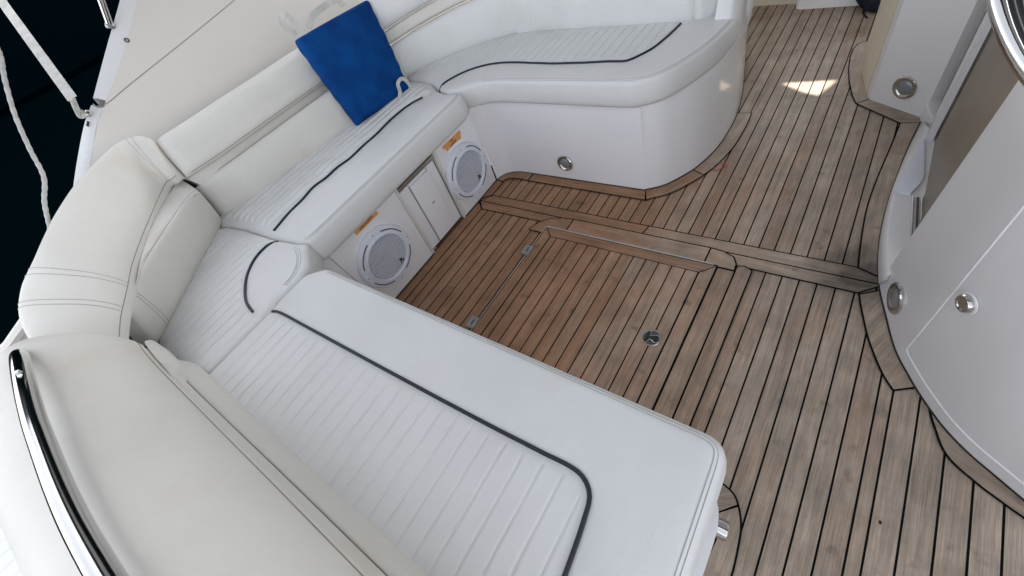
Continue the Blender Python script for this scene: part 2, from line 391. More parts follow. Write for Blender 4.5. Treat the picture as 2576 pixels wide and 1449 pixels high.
def fz(*uv): return np.array([PZ(u, v, 0)[:2] for u, v in uv])

fl = Boards()
# planks, running fore and aft (x); joints read off the deck
ys = [-1.31 + 0.05 * k for k in range(16)]                     # starboard of the narrow plank
ys = [y for y in ys if y < -0.52] + [-0.506, -0.455, -0.402, -0.3445, -0.29, -0.26]
ys += [-0.208 + 0.0500 * k for k in range(34)]
for i in range(len(ys) - 1):
    a, b = ys[i] + 0.0024, ys[i + 1] - 0.0024
    x = -1.2
    while x < 3.3:
        x2 = min(3.3, x + 5)
        fl.poly([(x, a), (x2, a), (x2, b), (x, b)], 0.0, 0); x = x2 + 0.004
fl.poly([(-1.3, -1.4), (3.35, -1.4), (3.35, 1.55), (-1.3, 1.55)], -0.0012, 1)
# cross boards
XS0, XS1, XS2 = 1.115, 1.168, 1.222
fl.board([(XS0 + 0.005, 0.91), (XS1, 0.89), (XS1, 1.43), (XS0, 1.382)], 1, (0, 1), tint=-0.2)
fl.board([(XS0, -0.165), (XS1, -0.222), (XS1, 0.25), (XS0, 0.19)], 1, (0, 1), tint=0.1)
fl.board([(XS1, 0.56), (XS2, 0.55), (XS2, 1.38), (XS1, 1.43)], 1, (0, 1), tint=-0.3)
fl.board([(XS1, -0.30), (XS2, -0.30), (XS2, 0.55), (XS1, 0.56)], 1, (0, 1), tint=0.3)
# perimeter by the port bench and locker
fl.board([(0.2, 1.44), (0.2, 1.382), (XS0, 1.382), (XS1, 1.44)], 1, tint=-0.3)
loc_base = smooth_path([(1.30, 1.445), (1.345, 1.437), (1.385, 1.41), (1.412, 1.37), (1.424, 1.31), (1.425, 1.1)], 5)
loc_out = smooth_path([(1.425, 0.652), (1.468, 0.592), (1.525, 0.548), (1.62, 0.496), (1.755, 0.456), (1.90, 0.443), (2.05, 0.447), (2.25, 0.478), (2.6, 0.56)], 6)
fl.board([(XS1, 1.445), (XS2, 1.385), (1.325, 1.385), (1.335, 1.445)], 2, (1, 0), tint=-0.2)
inn = smooth_path([(1.325, 1.388), (1.348, 1.378), (1.362, 1.350), (1.366, 1.31), (1.366, 1.25)], 4)
fl.board(ribbon_poly(np.array([(1.335, 1.445), (1.44, 1.445), (1.44, 1.25)]), inn), 3, (0.5, -0.8), tint=-0.1)
fl.board([(1.366, 1.25), (1.44, 1.25), (1.44, 0.652), (1.364, 0.625)], 2, (0, 1), tint=-0.2)
o_in = offset(np.vstack([loc_out, [(2.6, 1.4), (1.6, 1.4)]]), -0.055)
def off_open(P, d):
    P = np.array(P); T = np.gradient(P, axis=0); T /= np.linalg.norm(T, axis=1)[:, None]
    return P + np.stack([T[:, 1], -T[:, 0]], 1) * d
oo = off_open(loc_out, 0.062); oi = off_open(loc_out, -0.03)
oo[0] = (1.364, 0.622); oi[0] = (1.45, 0.66)
k1 = 17; k2 = 36
fl.board(ribbon_poly(oi[:k1 + 1], oo[:k1 + 1]), 2, (1, -0.6), tint=0.0)
fl.board(ribbon_poly(oi[k1:k2 + 1], oo[k1:k2 + 1]), 2, (1, -0.1), tint=0.8)
fl.board([(0.76, 1.44), (1.06, 1.44), (1.06, 1.475), (0.76, 1.475)], 1, tint=-0.3)
# margin boards round the helm moulding
helm = smooth_path([PZ(u, v, 0)[:2] for u, v in ((2318, 303), (2283, 375), (2243, 480), (2220, 560), (2208, 640), (2210, 718), (2228, 800), (2250, 880), (2283, 945), (2318, 1003), (2370, 1075), (2430, 1138), (2500, 1198), (2576, 1262), (2680, 1345), (2850, 1480))], 6)
hi = off_open(helm, -0.05)
mo = [np.array(p) for p in fz((2263, 312), (2242, 365), (2205, 452), (2180, 525), (2166, 600), (2158, 675), (2160, 742), (2170, 800), (2185, 860), (2215, 935), (2245, 984))]
mo = smooth_path(mo, 6)
mA = mo[:31]; mB = mo[36:61]
fl.board(ribbon_poly(mA, hi[:31]), 2, (1, 0), tint=0.3)
fl.board(ribbon_poly(np.vstack([mo[36:]]), hi[30:52]), 2, (1, -0.4), tint=0.0)
m2 = smooth_path([np.array(p) for p in fz((2245, 984), (2318, 990), (2345, 1065), (2378, 1145), (2450, 1213), (2525, 1270), (2640, 1352), (2800, 1480))], 6)[6:]
fl.board(ribbon_poly(m2[1:], hi[54:]), 2, (-0.4, -1), tint=0.0)
# margin round the column
fl.board(np.vstack([fz((2179, 105), (2158, 112), (2145, 126), (2138, 146), (2134, 175), (2135, 205), (2142, 240), (2152, 262)), fz((2187, 252), (2260, 262), (2260, 120))]), 2, (1, 0), tint=0.4)
fl.board(fz((2152, 262), (2187, 252), (2330, 290), (2330, 310), (2263, 312)), 2, (0, 1), tint=0.1)
# margin beside the foreground bench
pb = [(0.195, -0.012), (0.235, -0.018), (0.262, -0.045)]
arc = smooth_path([PZ(u, v, 0)[:2] for u, v in ((1800, 1205), (1838, 1235), (1855, 1265), (1864, 1318), (1858, 1370), (1840, 1449), (1800, 1560))], 6)
arc2 = smooth_path([PZ(u, v, 0)[:2] for u, v in ((1790, 1215), (1796, 1282), (1805, 1300), (1806, 1340), (1780, 1400), (1762, 1449), (1725, 1560))], 6)
fl.board(ribbon_poly(arc[:14], np.vstack([arc2[:7], arc2[7:10]])), 2, (0.6, -0.8), tint=-0.2)
fl.board(ribbon_poly(arc[13:], arc2[8:]), 2, (1, 0), tint=0.1)
# surround of the deck hatch
LX1, LY0, LY1 = 1.086, 0.244, 0.972
LX0 = 0.30
ar = [(XS1 - 0.002, 0.86), (XS1 - 0.006, 0.93), (XS1 - 0.024, 0.985), (XS1 - 0.058, 1.025), (XS1 - 0.105, 1.048), (1.045, 1.052), (1.03, 1.0), (1.03, 0.86)]
fl.board([(XS1, 0.875), *ar[1:5], (1.050, 1.047), (1.050, 0.875)], 4, (0.5, 1), tint=-0.3)
fl.board([(1.07, 0.29), (XS1, 0.29), (XS1, 0.875), (1.07, 0.875)], 4, (0, 1), tint=0.5)
fl.board([(XS1, 0.29), (XS1 - 0.003, 0.245), (XS1 - 0.02, 0.205), (XS1 - 0.05, 0.188), (1.085, 0.185), (1.085, 0.24), (1.05, 0.29)], 4, (0.3, 1), tint=0.2)
fl.board([(LX0, 0.183), (1.085, 0.183), (1.085, 0.242), (LX0, 0.242)], 3, (1, 0), tint=-0.1)
fl.board([(LX0, 0.133), (1.105, 0.133), (1.118, 0.16), (1.112, 0.183), (LX0, 0.183)], 3, (1, 0), tint=-0.35)
floor = fl.build('floor'); tag(floor, kind='structure')
floor['label'] = 'teak planked cockpit deck with black caulked seams'

JOINT_SHADE = mat('dark_joint_shade', (0.02, 0.017, 0.012), 0.7)  # dark line along the bases: caulk joint plus painted contact shade
def joint_shade(path, parent, r=0.0028): tube('base_joint_shade', np.array([(p[0], p[1], 0.006) for p in resample(path, 0.03)]), r, JOINT_SHADE, parent, seg=6)
# small dark spots and litter on the deck
def blob(name, u, v, r, m, label, cat, group=None):
    c = PZ(u, v, 0.005); vs, fs = lathe_local([(r, 0), (r * 0.9, r * 0.35), (r * 0.5, r * 0.55), (0.0001, r * 0.6)], 10)
    vs = vs * (1, 0.7, 1); vs[:, :2] *= 1 + rng.uniform(-.15, .15, (len(vs), 1))
    return tag(from_data(name, vs + c, fs, m), label, cat, group)
blob('debris_crumb', 2214, 1314, 0.0045, mat('dark_debris', (0.03, 0.028, 0.012), 0.9), 'small dark green crumb lying on the bare planks near the right edge of the frame', 'debris')

# ------------------------------------------------------------------ deck hatch
hatch = thing('deck_hatch', 'square teak floor hatch with mitred border, two hinges and a ring pull', 'hatch')
hb = Boards(); LV = 5
m_ = 0.047
hb.poly([(LX0, LY0 - .003), (LX1 + .006, LY0 - .003), (LX1 + .006, LY1 + .006), (LX0, LY1 + .006)], 0.0022 * LV - .0022, 1)
hb.poly(round_poly([(LX0, LY0), (LX1, LY0), (LX1, LY1), (LX0, LY1)], [0, .012, .012, 0], 3), 0.0022 * LV - .0012, 1)
def trap(a, b, c, d, dr, t): hb.poly([a, b, c, d], 0.0022 * LV, 0, dr, t)
g = 0.0018
trap((LX1 - g, LY0 + g * 2), (LX1 - g, LY1 - g * 2), (LX1 - m_ + g, LY1 - m_ - g), (LX1 - m_ + g, LY0 + m_ + g), (0, 1), -0.5)
trap((LX0, LY0 + g), (LX1 - g * 2, LY0 + g), (LX1 - m_ - g, LY0 + m_ - g), (LX0, LY0 + m_ - g), (1, 0), 0.1)
trap((LX0, LY1 - m_ + g), (LX1 - m_ - g, LY1 - m_ + g), (LX1 - g * 2, LY1 - g), (LX0, LY1 - g), (1, 0), -0.4)
hy = [LY0 + m_ + g] + [0.3375 + 0.0502 * k for k in range(12)] + [LY1 - m_ - g]
for i in range(len(hy) - 1):
    hb.poly([(LX0, hy[i] + .0022), (LX1 - m_ - g, hy[i] + .0022), (LX1 - m_ - g, hy[i + 1] - .0022), (LX0, hy[i + 1] - .0022)], 0.0022 * LV, 0, (1, 0), float(rng.normal(-0.25 + 0.035 * (12 - i), 0.22)))
hb.build('lid', hatch)
# pale sealing trim round the lid
TRIM = mat('pale_sealant', (0.52, 0.49, 0.46), 0.6, noise=0.3, nscale=40)
zt = 0.0022 * LV + .001
tube('seal_trim', [(LX0, LY1 + .003, zt), (LX1 - .004, LY1 + .003, zt), (LX1 + .004, LY1 - .004, zt), (LX1 + .004, LY0 + .012, zt)], [0.0011, 0.0015, 0.003, 0.0026], TRIM, hatch, seg=8)
for (u, v) in ((1327, 629), (1190, 811)):
    c = PZ(u, v, 0.0022 * LV)
    hn = from_data('hinge', *[x for x in ([], [])], STEEL_R, hatch) if False else None
    P = round_poly([(c[0] - .026, c[1] - .019), (c[0] + .026, c[1] - .019), (c[0] + .026, c[1] + .021), (c[0] - .026, c[1] + .021)], .004, 3)
    h_ = prism('hinge', P, 0.0022 * LV, 0.0022 * LV + .0032, STEEL_R, hatch, bev=0.0008)
    tube('hinge_pin', [(c[0] - .012, c[1], 0.0022 * LV + .0038), (c[0] + .012, c[1], 0.0022 * LV + .0038)], .0018, BLACKP, h_, seg=8)
c = PZ(1639, 850, 0.0022 * LV)
fr = frame_on(c, (0, 0, 1), (1, 0, 0))
lr = lathe('ring_pull', fr, [(0.0325, 0), (0.0325, .002), (0.031, .0032), (0.0285, .0028), (0.027, .0012), (.001, .0012)], STEEL, hatch, 40)
lathe('dish', (fr[0] + A(0, 0, 0.0004), fr[1]), [(0.0285, .0022), (0.020, .0016), (.0005, .0012)], mat('dark_steel', (0.16, 0.165, 0.17), 0.25, metal=1.0), lr, 32)
def onz(uvs, z): return [PZ(u, v, z) for u, v in uvs]
def cz(p): return (1565.3 + p[0] * 0.26456 / 1.0 * 0.9999, 798.6 + p[1] * 0.26456) if False else (2450 * .63889 + p[0] / 9.66 * .63889, 1250 * .63889 + p[1] / 9.66 * .63889)
ringp = [cz(p) for p in ((1120, 520), (990, 490), (930, 560), (820, 570), (730, 650), (725, 740), (780, 830), (800, 900), (910, 940), (980, 860), (1040, 820), (1120, 870), (1200, 950), (1330, 960), (1440, 860), (1400, 720), (1250, 680), (1080, 690), (1090, 600))]
tube('handle_rim', smooth_path(onz(ringp, 0.0022 * LV + .0042), 3, True), .0011, STEEL, lr, closed=True, seg=6)
from_data('handle_recess', onz([cz(p) for p in ((980, 540), (1090, 560), (1070, 680), (1350, 730), (1340, 930), (1200, 930), (1040, 810), (900, 920), (800, 880))], 0.0022 * LV + .0036), [tuple(range(9))], mat('black_recess', (0.015, 0.018, 0.018), 0.4), lr, fix=False, smooth=False)

# ------------------------------------------------------------------ upholstery builders
GY0 = 0.0
def groove(d, w=0.0017, dep=0.0028): return -dep * np.exp(-(d / w) ** 2)
def cushion(name, outline, zt, zb, r, label, mat_=VINYL, crown=0.006, rib=None, gdir='y', pitch=0.0415, phase=0.0, gd=1.0, pil=1.0, gw=0.0017,
            piping=None, step=0.022, bulge=0.004, dents=(), hfun=None, tag_it=True, parent=None, cat='cushion', group=None):
    """seat cushion: a height field over its plan outline, rounded edge of radius r, sewn ribs inside polygon rib"""
    P = np.array(outline)[:, :2]
    if area(P) < 0: P = P[::-1]
    P = resample(P, 0.012, closed=True)
    offs = [0.0, .04, .12, .25, .45, .7, 1.0]
    rings = [offset(P, r * o) for o in offs]
    pts = [rings[0]]; good = []
    for o, q in zip(offs[1:], rings[1:]):
        d = seg_dist(q, P); k = (np.abs(d - r * o) < r * 0.05 + 0.0006) & inside(q, P); good.append(q[k])
    x0, y0 = P.min(0); x1, y1 = P.max(0)
    def grid(xs, ys_):
        X, Y = np.meshgrid(xs, ys_); return np.stack([X.ravel(), Y.ravel()], 1)
    gs = grid(np.arange(x0, x1, step), np.arange(y0, y1, step))
    gs = gs[inside(gs, P)]; gs = gs[seg_dist(gs, P) > r * 1.25]
    allg = [gs]
    ribP = None
    if rib is not None:
        ribP = np.array(rib)[:, :2]
        gl = np.arange(math.floor((y0 - phase) / pitch) * pitch + phase, y1 + pitch, pitch)
        ysr = np.sort(np.concatenate([gl + o for o in (-.0075, -.0038, -.0019, 0, .0019, .0038, .0075)]))
        gr = grid(np.arange(x0, x1, 0.014), ysr); k = inside(gr, P); gr = gr[k]
        k = inside(gr, ribP) & (seg_dist(gr, ribP) > .004) & (seg_dist(gr, P) > r * 1.1); gr = gr[k]
        k = ~inside(allg[0], ribP) | (seg_dist(allg[0], ribP) < .002); allg[0] = allg[0][k]; allg.append(gr)
        for dd in (0.004, -0.004, 0.012, -0.014):
            q = resample(offset(resample(ribP, 0.012, closed=True), dd), 0.012, closed=True)
            q = q[inside(q, P)]; q = q[seg_dist(q, P) > r * 1.1]; allg.append(q)
    V = np.vstack(pts + good + allg); n0 = len(P)
    res = delaunay_2d_cdt([Vector(v) for v in V], [(i, (i + 1) % n0) for i in range(n0)], [], 1, 1e-5)
    vv = np.array([(v[0], v[1]) for v in res[0]]); faces = res[2]
    cen = np.array([vv[list(f)].mean(0) for f in faces]); ok = inside(cen, P); faces = [f for f, k in zip(faces, ok) if k]
    d = seg_dist(vv, P)
    h = np.where(d < r, np.sqrt(np.maximum(0, r * r - (r - np.minimum(d, r)) ** 2)) - r, 0.0)
    h += crown * (1 - np.exp(-d / 0.06))
    if ribP is not None:
        ins = inside(vv, ribP); dr = seg_dist(vv, ribP); a = np.where(ins, np.clip(dr / 0.018, 0, 1), 0) * np.clip((d - r) / 0.02, 0, 1)
        dy = (vv[:, 1] - phase + pitch / 2) % pitch - pitch / 2
        wig = 1 + 0.25 * np.sin(vv[:, 0] * 37 + vv[:, 1] * 11)
        h += a * gd * (groove(dy, gw) * wig + 0.0012 * pil * (1 - (2 * dy / pitch) ** 2))
        h += 0.0035 * np.clip(dr / 0.05, 0, 1) * np.where(ins, 0, 1) - 0.003 * np.exp(-(dr / 0.006) ** 2)
    h += 0.0012 * np.sin(vv[:, 0] * 23 + 1.3 * np.sin(vv[:, 1] * 17)) * np.sin(vv[:, 1] * 19 + 2 * np.sin(vv[:, 0] * 9)) * np.clip(d / .05, 0, 1)
    for (dx, dy_, rad, dep) in dents: h -= dep * np.exp(-(((vv[:, 0] - dx) ** 2 + (vv[:, 1] - dy_) ** 2) / rad ** 2))
    if hfun is not None: h += hfun(vv, d)
    z = zt + h
    vs = [tuple((x, y, zz)) for (x, y), zz in zip(vv, z)]
    # side walls
    idx = []
    for p in P:
        idx.append(int(np.argmin(((vv - p) ** 2).sum(1))))
    ztop = zt - r; rows = [idx]
    prof = [(0.15, .7), (0.4, 1.0), (0.7, .8), (0.9, .2), (1.0, -1.0)]
    for t, bl in prof:
        Q = offset(P, -bulge * bl); base = len(vs); zz = ztop * (1 - t) + zb * t
        vs += [(q[0], q[1], zz) for q in Q]; rows.append(list(range(base, base + len(Q))))
    fs = [tuple(f) for f in faces]; n = len(P)
    for a, b in zip(rows[:-1], rows[1:]):
        for i in range(n): fs.append((a[i], b[i], b[(i + 1) % n], a[(i + 1) % n]))
    fs.append(tuple(rows[-1][::-1]))
    o = from_data(name, vs, fs, mat_, parent)
    def height(p):
        i = np.argmin(((vv - np.array(p)[:2]) ** 2).sum(1)); return z[i]
    if tag_it: tag(o, label, cat, group)
    if piping is not None:
        pp = [(q[0], q[1], height(q) + 0.0032) for q in resample(piping, 0.012)]
        pa = np.array(pp); zz = pa[:, 2].copy()
        for _ in range(4): zz[1:-1] = (zz[:-2] + zz[1:-1] * 2 + zz[2:]) / 4
        pa[:, 2] = zz
        tube('piping', pa, 0.0042, NAVY, o, seg=8)
    return o, P, height

def edge_stitch(o, P, h, r, cond, m=None):
    for k in (0.45, 0.70):
        q = offset(P, r * k); q = q[inside(q, P)]; sel = np.array([cond(a) for a in q])
        # longest run of points that satisfy the condition
        n = len(q); best = []
        cur = []
        for i in range(2 * n):
            j = i % n
            if sel[j]:
                cur.append(j)
                if len(cur) > len(best): best = list(cur)
                if len(cur) >= n: break
            else: cur = []
        if len(best) < 4: continue
        pa = np.array([(*q[j], h(q[j])) for j in best]); 
        for _ in range(2): pa[1:-1] = (pa[:-2] + 2 * pa[1:-1] + pa[2:]) / 4
        pa[:, 2] += 0.0004; tube('stitching', pa, 0.0009, m or STITCH, o, seg=5)
def seam_lines(parent, path, height, offs=(0.0,), r=0.0009, m=None, side=None):
    for dd in offs:
        q = off_open(np.array(path)[:, :2], dd); q = resample(q, 0.01)
        pa = np.array([(a[0], a[1], height(a) + 0.0004) for a in q])
        tube('stitching', pa, r, m or STITCH, parent, seg=5)

def loft(name, stations, m, parent=None, n=20, cap=True, endr=0.0, seams=(), sm=STITCH, shade_lines=('a', 'b')):
    """bolster: stations = list of (inner point, outer point, bulge vector, fullness, thickness below)"""
    rows = []
    S_ = stations; K = len(S_)
    # arc length for rounding the ends
    cen = np.array([(np.array(s[0]) + np.array(s[1])) / 2 for s in S_]); L = np.r_[0, np.cumsum(np.linalg.norm(np.diff(cen, axis=0), axis=1))]
    for k, (a, b, up, e, below) in enumerate(S_):
        a = np.array(a, float); b = np.array(b, float); up = np.array(up, float)
        q = min(L[k], L[-1] - L[k]); f = 1.0
        if endr > 0 and q < endr: f = math.sqrt(max(0.0, 1 - (1 - q / endr) ** 2)); 
        f2 = 0.5 + 0.5 * f; c = (a + b) / 2; nup = up / np.linalg.norm(up)
        row = []
        for j in range(n + 1):
            t = math.pi * j / n
            cx_ = -math.copysign(abs(math.cos(t)) ** e, math.cos(t)); sy = math.sin(t) ** e
            row.append(c + (b - a) / 2 * cx_ * (0.94 + 0.06 * f) + up * sy * f2)
        dn = -nup * below
        row += [b + dn * 0.5 + (c - b) * 0.04, b + dn + (c - b) * 0.15, a + dn + (c - a) * 0.15, a + dn * 0.5 + (c - a) * 0.04]
        rows.append(row)
    w = n + 5; vs = [p for r_ in rows for p in r_]; fs = []
    for i in range(K - 1):
        for j in range(w):
            l = (j + 1) % w; fs.append((i * w + j, i * w + l, (i + 1) * w + l, (i + 1) * w + j))
    if cap:
        for i in (0, K - 1):
            c = np.mean(rows[i], axis=0); vs.append(c); ci = len(vs) - 1
            for j in range(w): fs.append((i * w + j, i * w + (j + 1) % w, ci))
    o = from_data(name, vs, fs, m, parent); autosmooth(o, 60)
    rows = np.array(rows)
    for k_ in shade_lines:
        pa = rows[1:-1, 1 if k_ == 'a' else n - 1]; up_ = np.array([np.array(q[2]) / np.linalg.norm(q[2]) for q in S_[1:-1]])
        tube('crevice_shade_line', pa + up_ * 0.0, 0.0013, SEAM, o, seg=6)  # dark tubes along pad edges, drawn in for the shade of the crevices
    for s in seams:
        i = int(s * (K - 1)); P = rows[i][1:n]; nrm = P - P.mean(0)
        tube('stitching', P + np.array(S_[i][2]) / np.linalg.norm(S_[i][2]) * 0.0006, 0.0009, sm, o, seg=5)
    return o, rows
def stations_from(inner, outer, bulge, e=0.75, below=0.05, n=40, upv=(0, 0, 1)):
    a = resample(smooth_path(inner, 8), n=n); b = resample(smooth_path(outer, 8), n=n)
    up = np.array(upv, float)
    bl = bulge if hasattr(bulge, '__len__') else [bulge] * n
    bl = np.interp(np.linspace(0, 1, n), np.linspace(0, 1, len(bl)), bl)
    return [(a[i], b[i], up * bl[i], e, below) for i in range(n)]

# ------------------------------------------------------------------ port bench base with speakers
YP = 1.432
base = thing('port_bench_base', 'white moulded base under the port seat, with a hatch door between two speakers', 'bench base')
def panel_y(name, pts_uv, y, th, m, parent, bev=0.004, rad=0.0):
    """vertical panel in the plane y, outlined in the photo, facing -y, thickness th behind"""
    Q = np.array([PY(u, v, y)[[0, 2]] for u, v in pts_uv])
    return panel_xz(name, Q, y, th, m, parent, bev, rad)
def panel_xz(name, Q, y, th, m, parent, bev=0.004, rad=0.0):
    if rad: Q = round_poly(Q, rad, 4)
    if area(Q) < 0: Q = Q[::-1]
    bm = bmesh.new(); n = len(Q)
    a = [bm.verts.new((q[0], y, q[1])) for q in Q]; b = [bm.verts.new((q[0], y + th, q[1])) for q in Q]
    f = bm.faces.new(a); bm.faces.new(b[::-1])
    for i in range(n): bm.faces.new((a[i], b[i], b[(i + 1) % n], a[(i + 1) % n]))
    if bev: bmesh.ops.bevel(bm, geom=list(f.edges), offset=bev, segments=3, affect='EDGES', profile=0.5)
    bmesh.ops.recalc_face_normals(bm, faces=bm.faces); me = bpy.data.meshes.new(name); bm.to_mesh(me); bm.free()
    o = link(name, me, m, parent); autosmooth(o, 40); return o
XL, XR = 0.775, 1.045       # recess of the door between the speakers
ZC = 0.412
panel_xz('front_panel', [(-0.3, 0), (XL, 0), (XL, ZC - .012), (-0.3, ZC - .012)], YP, 0.03, GEL, base, bev=0.013)
panel_xz('front_panel', [(XR, 0), (1.335, 0), (1.335, ZC - .004), (1.30, ZC), (XR, ZC)], YP, 0.03, GEL, base, bev=0.013)
panel_xz('recess_back', [(XL - .02, 0.0), (XR + .02, 0.0), (XR + .02, ZC), (XL - .02, ZC)], YP + 0.032, 0.01, GEL, base, bev=0)
panel_xz('side_return', [(XL - .001, 0), (XL + .012, 0), (XL + .012, ZC - .016), (XL - .001, ZC - .016)], YP + .003, 0.03, GEL_W, base, bev=0.002)
panel_xz('side_return', [(XR - .012, 0), (XR + .001, 0), (XR + .001, ZC - .006), (XR - .012, ZC - .006)], YP + .003, 0.03, GEL_W, base, bev=0.002)
door = panel_xz('hatch_door', [(XL + .018, 0.012), (XR - .018, 0.012), (XR - .018, 0.355), (XL + .018, 0.355)], YP + 0.018, 0.012, GEL, base, bev=0.002)
panel_xz('inner_panel', [(XL + .075, 0.022), (XR - .075, 0.022), (XR - .075, 0.345), (XL + .075, 0.345)], YP + 0.005, 0.015, GEL, door, bev=0.004)
for xx in (XL + .0172, XL + .073, XR - .073, XR - .0172): tube('door_gap', [(xx, YP + .0172, .014), (xx, YP + .0172, .352)], .0013, SLOT, door, seg=6)
panel_xz('keyhole', [(0.905, 0.205), (0.925, 0.205), (0.925, 0.209), (0.905, 0.209)], YP + 0.0042, 0.002, SLOT, door, bev=0)
panel_xz('latch_foot', [(XL + .016, 0.0), (XL + .034, 0.0), (XL + .034, 0.013), (XL + .016, 0.013)], YP + 0.008, 0.008, STEEL_R, base, bev=0.001)
tube('grab_bar', [(XL + .012, YP + .014, 0.372), (XR - .012, YP + .014, 0.372)], 0.0085, STEEL, base, seg=14)
box('bar_recess', ((XL + XR) / 2, YP + .027, 0.385), (XR - XL, 0.006, 0.06), SLOT, base, bev=0)
box('seat_deck', (0.42, YP + 0.30, ZC - .018), (1.9, 0.54, 0.012), GEL, base, bev=0)
box('carcass', (0.42, YP + 0.55, 0.19), (1.9, 0.04, 0.38), GEL, base, bev=0)

joint_shade([(-0.3, YP - .001), (0.775, YP - .001)], base); joint_shade([(0.775, YP + .016), (1.045, YP + .016)], base); joint_shade([(1.045, YP - .001), (1.335, YP - .001)], base)
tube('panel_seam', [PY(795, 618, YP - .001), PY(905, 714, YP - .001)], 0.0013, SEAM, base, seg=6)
def courtesy(name, origin, normal, xdir, r, label):
    t = thing(name, label, 'light', 'courtesy lights set in the mouldings'); fr = frame_on(origin, normal, xdir)
    lathe('bezel', fr, [(r, -0.004), (r, .003), (r * .94, .006), (r * .80, .0065), (r * .66, .003), (r * .62, .001)], STEEL, t, 36)
    lathe('lens', fr, [(r * .64, .001), (r * .55, .0045), (r * .35, .007), (r * .12, .0085), (.0003, .0088)], LENS, t, 32)
    return t

SCR = mat('screw_head', (0.12, 0.12, 0.13), 0.4)
def speaker(u, v, label, logo_uv):
    t = thing('speaker', label, 'speaker', 'round marine speakers in the bench front')
    fr = frame_on(PY(u, v, YP), (0, -1, 0), (1, 0, 0)); o, B = fr; Rr = 0.140
    bz = lathe('bezel', fr, [(Rr, 0), (Rr, .004), (Rr * .985, .012), (Rr * .95, .019), (Rr * .90, .0205), (Rr * .80, .0205), (Rr * .775, .027), (Rr * .73, .028), (Rr * .71, .024), (Rr * .70, .012)], PLAST, t, 64)
    gr = lathe('grille', fr, [(Rr * .715, .012), (Rr * .69, .0125), (.0004, .0125)], SLOT, t, 48)
    # horizontal louvres
    vs = []; fs = []; n = 19; w = Rr * .70
    for i in range(n):
        yy = -w + (i + 0.5) * 2 * w / n; hw = math.sqrt(max(0, w * w - yy * yy)) - .001; b = len(vs); th = 2 * w / n * 0.47
        for (zz, s) in ((.013, 1), (.0195, .8), (.0195, -.8), (.013, -1)):
            for xx in (-hw, hw): vs.append((xx, yy + th / 2 * s, zz))
        for k in range(3): fs.append((b + 2 * k, b + 2 * k + 1, b + 2 * k + 3, b + 2 * k + 2))
    from_data('louvres', np.array(vs) @ B.T + o, fs, PLAST, gr, smooth=False)
    # four slots, four screw bosses
    for q in range(4):
        a0 = math.radians(90 * q + 24 - 5); a1 = math.radians(90 * q + 90 - 14 - 5)
        pa = [o + B @ A(math.cos(a) * Rr * .875, math.sin(a) * Rr * .855, .0205) for a in np.linspace(a0, a1, 14)]
        tube('slot', pa, 0.0026, SLOT, bz, seg=6)
        a = math.radians(90 * q + 5 - 5)
        fr2 = (o + B @ A(math.cos(a) * Rr * .90, math.sin(a) * Rr * .90, .0185), B)
        lathe('screw', fr2, [(.007, 0), (.007, .003), (.0055, .004), (.0032, .004), (.003, .0025), (.0003, .0025)], PLAST, bz, 14)
        lathe('screw_hole', (fr2[0] + B @ A(0, 0, .003), B), [(.0028, .0), (.0026, .0013), (.0003, .0013)], SCR, bz, 10)
    # logo
    lg = []
    def L_(pts): return [o + B @ A(x, y, 0.0235) for x, y in pts]
    J = [(-.010, -.013), (-.002, -.004), (-.004, .008), (-.008, .004), (-.012, .013), (-.006, .016), (.000, .014), (.003, -.003), (.002, -.007)]
    J = [(-.0115, -.0115), (-.0035, .0005), (-.0065, .0135), (-.010, .0165), (.0005, .0165), (.0035, .012), (.001, -.004), (-.004, -.0095)]
    Lp = [(.003, .013), (.008, .0155), (.0075, .002), (.0125, .004), (.014, .009), (.0165, .001), (.013, -.0035), (.005, -.004)]
    cxl = 0.040; cyl = -0.066
    vs = L_([(x + cxl, y + cyl) for x, y in J]) + L_([(x + cxl, y + cyl) for x, y in Lp])
    from_data('logo', vs, [tuple(range(8)), tuple(range(8, 16))], INK, gr, smooth=False, fix=False)
    return t
speaker(968, 644, 'round white louvred speaker left of the small hatch door, under the single line tape', None)
speaker(1174, 431, 'round white louvred speaker right of the small hatch door, beside the locker', None)

def tape(uvs, y, words, label):
    t = thing('tape_label', label, 'tape', 'orange handwritten tape labels')
    Q = np.array([PY(u, v, y) for u, v in uvs]); n = len(Q); th = A(0, -0.0008, 0)
    from_data('strip', list(Q) + list(Q + th), [tuple(range(n))[::-1], tuple(range(n, 2 * n))] + [(i, (i + 1) % n, n + (i + 1) % n, n + i) for i in range(n)], TAPE, t, smooth=False)
    for (txt, (u, v), size, ang) in words:
        cu = bpy.data.curves.new('writing', 'FONT'); cu.body = txt; cu.size = size; cu.extrude = 0.0003; cu.align_x = 'CENTER'; cu.align_y = 'CENTER'; cu.shear = 0.2; cu.offset = 0.0004
        o = bpy.data.objects.new('tmp', cu); C.objects.link(o); bpy.context.view_layer.update()
        me = bpy.data.meshes.new_from_object(o.evaluated_get(bpy.context.evaluated_depsgraph_get())); bpy.data.objects.remove(o)
        c = PY(u, v, y - 0.0012); ca, sa = math.cos(ang), math.sin(ang)
        for vv in me.vertices:
            x, yy, zz = vv.co; x, yy = x * ca - yy * sa, x * sa + yy * ca; vv.co = (c[0] + x, c[1] - zz, c[2] + yy)
        link('writing', me, PEN, t, smooth=False)
def tz(x0, y0, s): return lambda p: ((x0 + p[0] * s) * .63889, (y0 + p[1] * s) * .63889)
f1 = tz(1380, 820, 120 / 1449); f2 = tz(1730, 500, 100 / 1449)
